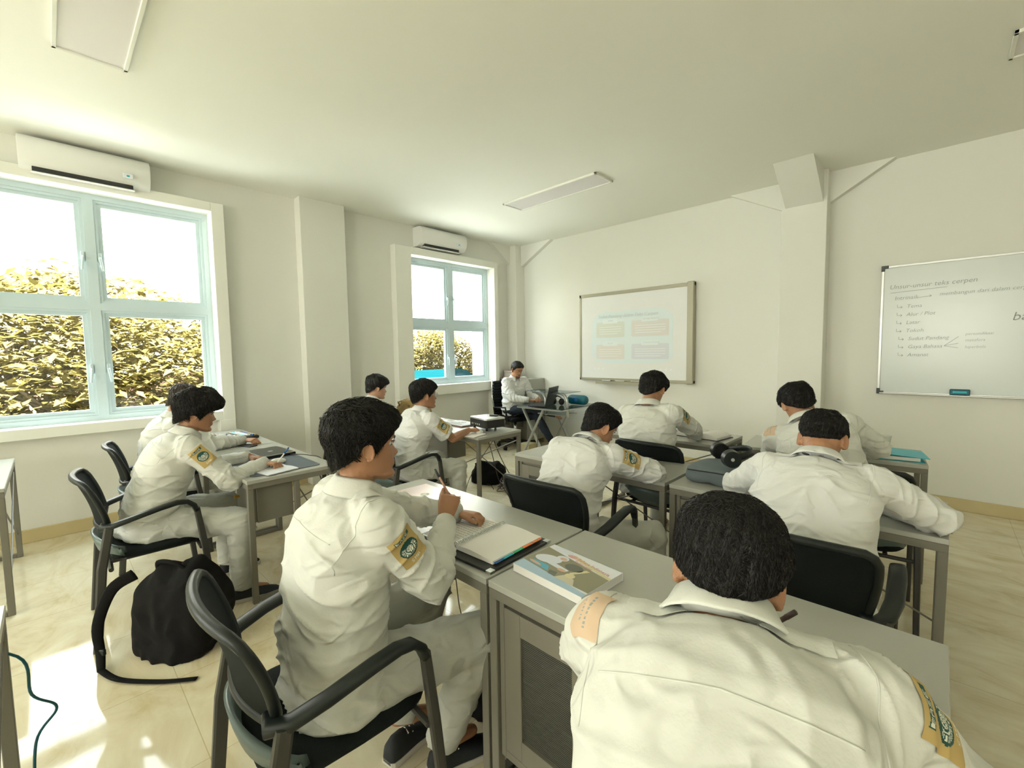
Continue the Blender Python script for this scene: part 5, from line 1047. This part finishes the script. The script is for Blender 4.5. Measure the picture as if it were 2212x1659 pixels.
P_, H_4 = person(PC['p4'], 'student with glasses and short sleeves writing beside the projector', hair='fringe', hst=dict(top=.034, side=.022, back=.012, len=.04, lift=.007, line=[.046, .042, .028, .004, -.016, .010, .006, -.024, -.040, -.055, -.066]), sleeve='short', hi=True, seed=21, glasses=True, locks=1500, shirt='shirtw', yoke=True, girth=1.08,
    hands=dict(r=dict(d=(.25, .96, .0), curl=(50, 58, 35))))
held_pen(H_4, 'black pen in the hand of the student with glasses', (.2, -.5, .8), 'black')
person(PC['p5'], 'student by the far window with a short dark fringe, looking right past the brown bag', hair='fringe', hst=dict(top=.036, side=.020, len=.04, lift=.008), sleeve='short', seed=27, locks=500, skin='skin2', shirt='shirtw', patch=False)
person(PC['p6'], 'student at the middle desk leaning on folded arms, head turned down to the right', hair='short', hst=dict(top=.026, side=.012, len=.03, lift=.008, quiff=1), seed=33, locks=1800, hi=True, yoke=True, girth=1.02, shirt='shirtw')
person(PC['p7'], 'student seen from behind directly below the interactive whiteboard', hair='short', hst=dict(top=.034, side=.022, len=.03, lift=.009, rough=1.6), seed=38, locks=1500, yoke=True, girth=1.04)
person(PC['p8'], 'student by the white column bending low to the left, curly dark hair', hair='short', hst=dict(top=.036, side=.020, len=.03, lift=.012, rough=1.8), seed=44, locks=1500, patch=False, lpatch=True, yoke=True, girth=1.02)
person(PC['p9'], 'student with shaved sides bent over the headphones desk, back to the camera', hair='fade', hst=dict(top=.026, side=.006, len=.026, lift=.006, edge=.02, pw=.7), seed=51, locks=1800, hi=True, yoke=True, girth=1.1, shirt='shirtw', patch=False)
P_, H_10 = person(PC['p10'], 'nearest student at the lower right, seen from behind in a stained shirt', hair='short', hst=dict(top=.034, side=.018, back=.010, len=.040, lift=.006, crown=(-.015, -.045, .105), line=[.055, .05, .035, .008, -.014, .012, .008, -.024, -.042, -.058, -.068]), hi=True, seed=57, locks=15000, lpatch=True, yoke=True, girth=1.04, collar_up=.006,
    hands=dict(r=dict(d=(-.30, .95, .0), curl=(45, 50, 35))))
pen('dark brown marker pen in the hand of the nearest student', (-0.276, 1.14, 0.835), (-0.214, 1.135, 0.905), 'cable', .0055, 'cable')
person(PC['t'], 'bearded man in white shirt and navy trousers sitting behind the glass desk', hair='man', hst=dict(top=.024, side=.008, len=.022, lift=.004, quiff=.6), seed=63, locks=500, hi=True, beard=True, patch=False, shirt='shirtw', trou='navy', sleeve='long', legw=.82, tuck=True)
# ---------------------------------------------------------------- outside the windows
GZ = -3.4
def leafm(name, c, tr): 
    m = mat(name, c, .8, var=.25, vscale=3, spec=.06); n = m.node_tree; b_ = n.nodes['Principled BSDF']; o_ = n.nodes['Material Output']; t = n.nodes.new('ShaderNodeBsdfTranslucent'); t.inputs[0].default_value = (*tr, 1); x = n.nodes.new('ShaderNodeMixShader'); x.inputs[0].default_value = .4; n.links.new(b_.outputs[0], x.inputs[1]); n.links.new(t.outputs[0], x.inputs[2]); n.links.new(x.outputs[0], o_.inputs[0]); return m
M['leaf'] = leafm('yellow_green_leaves', (.10, .080, .022), (.12, .095, .024)); M['bark'] = mat('bark', (.07, .055, .035), .9, var=.2, spec=.0)
M['ground'] = mat('courtyard_ground', (.68, .68, .62), .9, var=.2, vscale=.5); M['roof'] = mat('roof_tiles', (.03, .016, .012), .9, var=.2, vscale=4, spec=0); M['wallout'] = mat('outside_wall', (.30, .30, .28), .9, spec=0); M['dark'] = mat('dark_opening', (.006, .008, .008), .9, spec=0); M['tarp'] = mat('turquoise_canopy', (.001, .013, .015), .9, spec=.0); M['plant'] = leafm('dark_green_leaves', (.004, .012, .005), (.005, .015, .005))
struct('ground', MB().box(-60, XL - .2, -40, 60, GZ - .1, GZ), M['ground'])
def tree(label, x, y, h, cr_, cz, nleaf, seed, lm='leaf', ls=.11):
    rnd = random.Random(seed); t = thing('tree', label, 'tree', (x, y, GZ)); tb = MB(); tips = []
    def grow(p, d, L, r, lev):
        q = p + d * L; mid = (p + q) / 2 + V(*[rnd.uniform(-.08, .08) * L for _ in range(3)]); tb.tube([p, mid, q], [r, r * .85, r * .7], 7)
        if lev >= 2: tips.append((q, lev))
        if lev >= 5: return
        for k in range(3 if lev < 4 else 2):
            a = rnd.uniform(0, 2 * pi); dd = nrm(d * .75 + V(cos(a), sin(a), rnd.uniform(-.15, .5)) * .75); grow(q, dd, L * rnd.uniform(.62, .82), r * .62, lev + 1)
    grow(V(0, 0, 0), V(.02, .02, 1), h * .30, .17, 0); tb.build('trunk', M['bark'], t, True)
    fb_ = MB(); cen = V(0, 0, cz)
    for k in range(nleaf):
        while True:
            p = V(rnd.uniform(-1, 1), rnd.uniform(-1, 1), rnd.uniform(-1, 1)); n = np.linalg.norm(p)
            if n < 1 and n > .35 * rnd.random(): break
        p = p * V(*cr_); hsh = pn(np.array([p * .9 + seed]), seed)[0]
        if hsh < -.30: continue
        p = cen + p + V(0, 0, .25 * hsh); a = rnd.uniform(0, 2 * pi); tl = rnd.uniform(-.7, .3); L = ls * rnd.uniform(.7, 1.3); d = V(cos(a) * cos(tl), sin(a) * cos(tl), sin(tl)); sd_ = nrm(np.cross(d, V(0, 0, 1)) + V(0, 0, rnd.uniform(-.4, .4)))
        fb_.add([p, p + d * L * .5 + sd_ * L * .22 + V(0, 0, .015), p + d * L, p + d * L * .5 - sd_ * L * .22 + V(0, 0, .015)], [(0, 1, 2, 3)])
    f = fb_.build('foliage', M[lm], t); f['kind'] = 'stuff'; return t
tree('broad yellow-leaved tree filling the large left window', -10.6, .3, 6.4, (2.4, 3.0, 2.3), 4.1, 34000, 5, ls=.19)
tree('yellow-leaved tree seen through the left panes of the large window', -12.5, -4.3, 6.4, (2.4, 2.6, 2.3), 4.2, 12000, 8, ls=.19)
tree('feathery yellow tree seen through the lower panes of the far window', -15.2, 11.2, 5.6, (1.9, 3.0, 2.3), 3.7, 30000, 11, ls=.20)
tree('dark green shrub at the foot of the tree outside the large window', -7.2, .9, 2.2, (.9, 1.8, .9), 1.8, 3500, 15, 'plant', .10)
def house(label, x0, x1, y0, y1, h, roofh, wm, openings):
    t = thing('house', label, 'house', ((x0 + x1) / 2, (y0 + y1) / 2, GZ)); a, b_ = (x1 - x0) / 2, (y1 - y0) / 2
    MB().box(-a, a, -b_, b_, 0, h).build('wall', M[wm], t)
    if roofh: r_ = MB(); r_.loft([[(-a - .4, y, h), (0, y, h + roofh), (a + .4, y, h), (a + .4, y, h - .12), (-a - .4, y, h - .12)] for y in (-b_ - .4, b_ + .4)]); r_.build('roof', M['roof'], t)
    for (yy, w, z0, z1) in openings: MB().box(a, a + .04, yy - w / 2, yy + w / 2, z0, z1).build('window', M['dark'], t)
house('low house with reddish roof and dark openings behind the tree', -22, -16, -10, 7, 3.3, 1.1, 'wallout', [(-6, 2, .6, 2.4), (-2.5, 2.2, .4, 2.6), (1, 2.4, .4, 2.6), (5, 2, .6, 2.4)])
house('tall plain white building filling the right of the far window', -11.5, -7.2, 10.02, 16, 9.5, 0, 'wallout', [])
house('grey roofed building far beyond the turquoise canopy', -26, -20, 12, 26, 3.0, .9, 'wallout', [(-4, 2, .8, 2.2), (0, 2, .8, 2.2), (4, 2, .8, 2.2)])
t = thing('canopy', 'turquoise canopy outside the far window', 'canopy', (-11.9, 9.3, GZ + 1.35)); b = MB()
b.loft([[(-1.3, y, 2.75), (-1.0, y, 2.92), (-.65, y, 3.0), (-.3, y, 2.92), (0, y, 2.75), (0, y, 2.70), (-.65, y, 2.95), (-1.3, y, 2.70)] for y in (-1.6, 1.1)]); b.build('roof_sheet', M['tarp'], t)
for x in (-1.2, -.2):
    for y in (-1.5, 1.0): MB().box(x - .04, x + .04, y - .04, y + .04, -1.35, 2.75).build('post', M['wallout'], t)
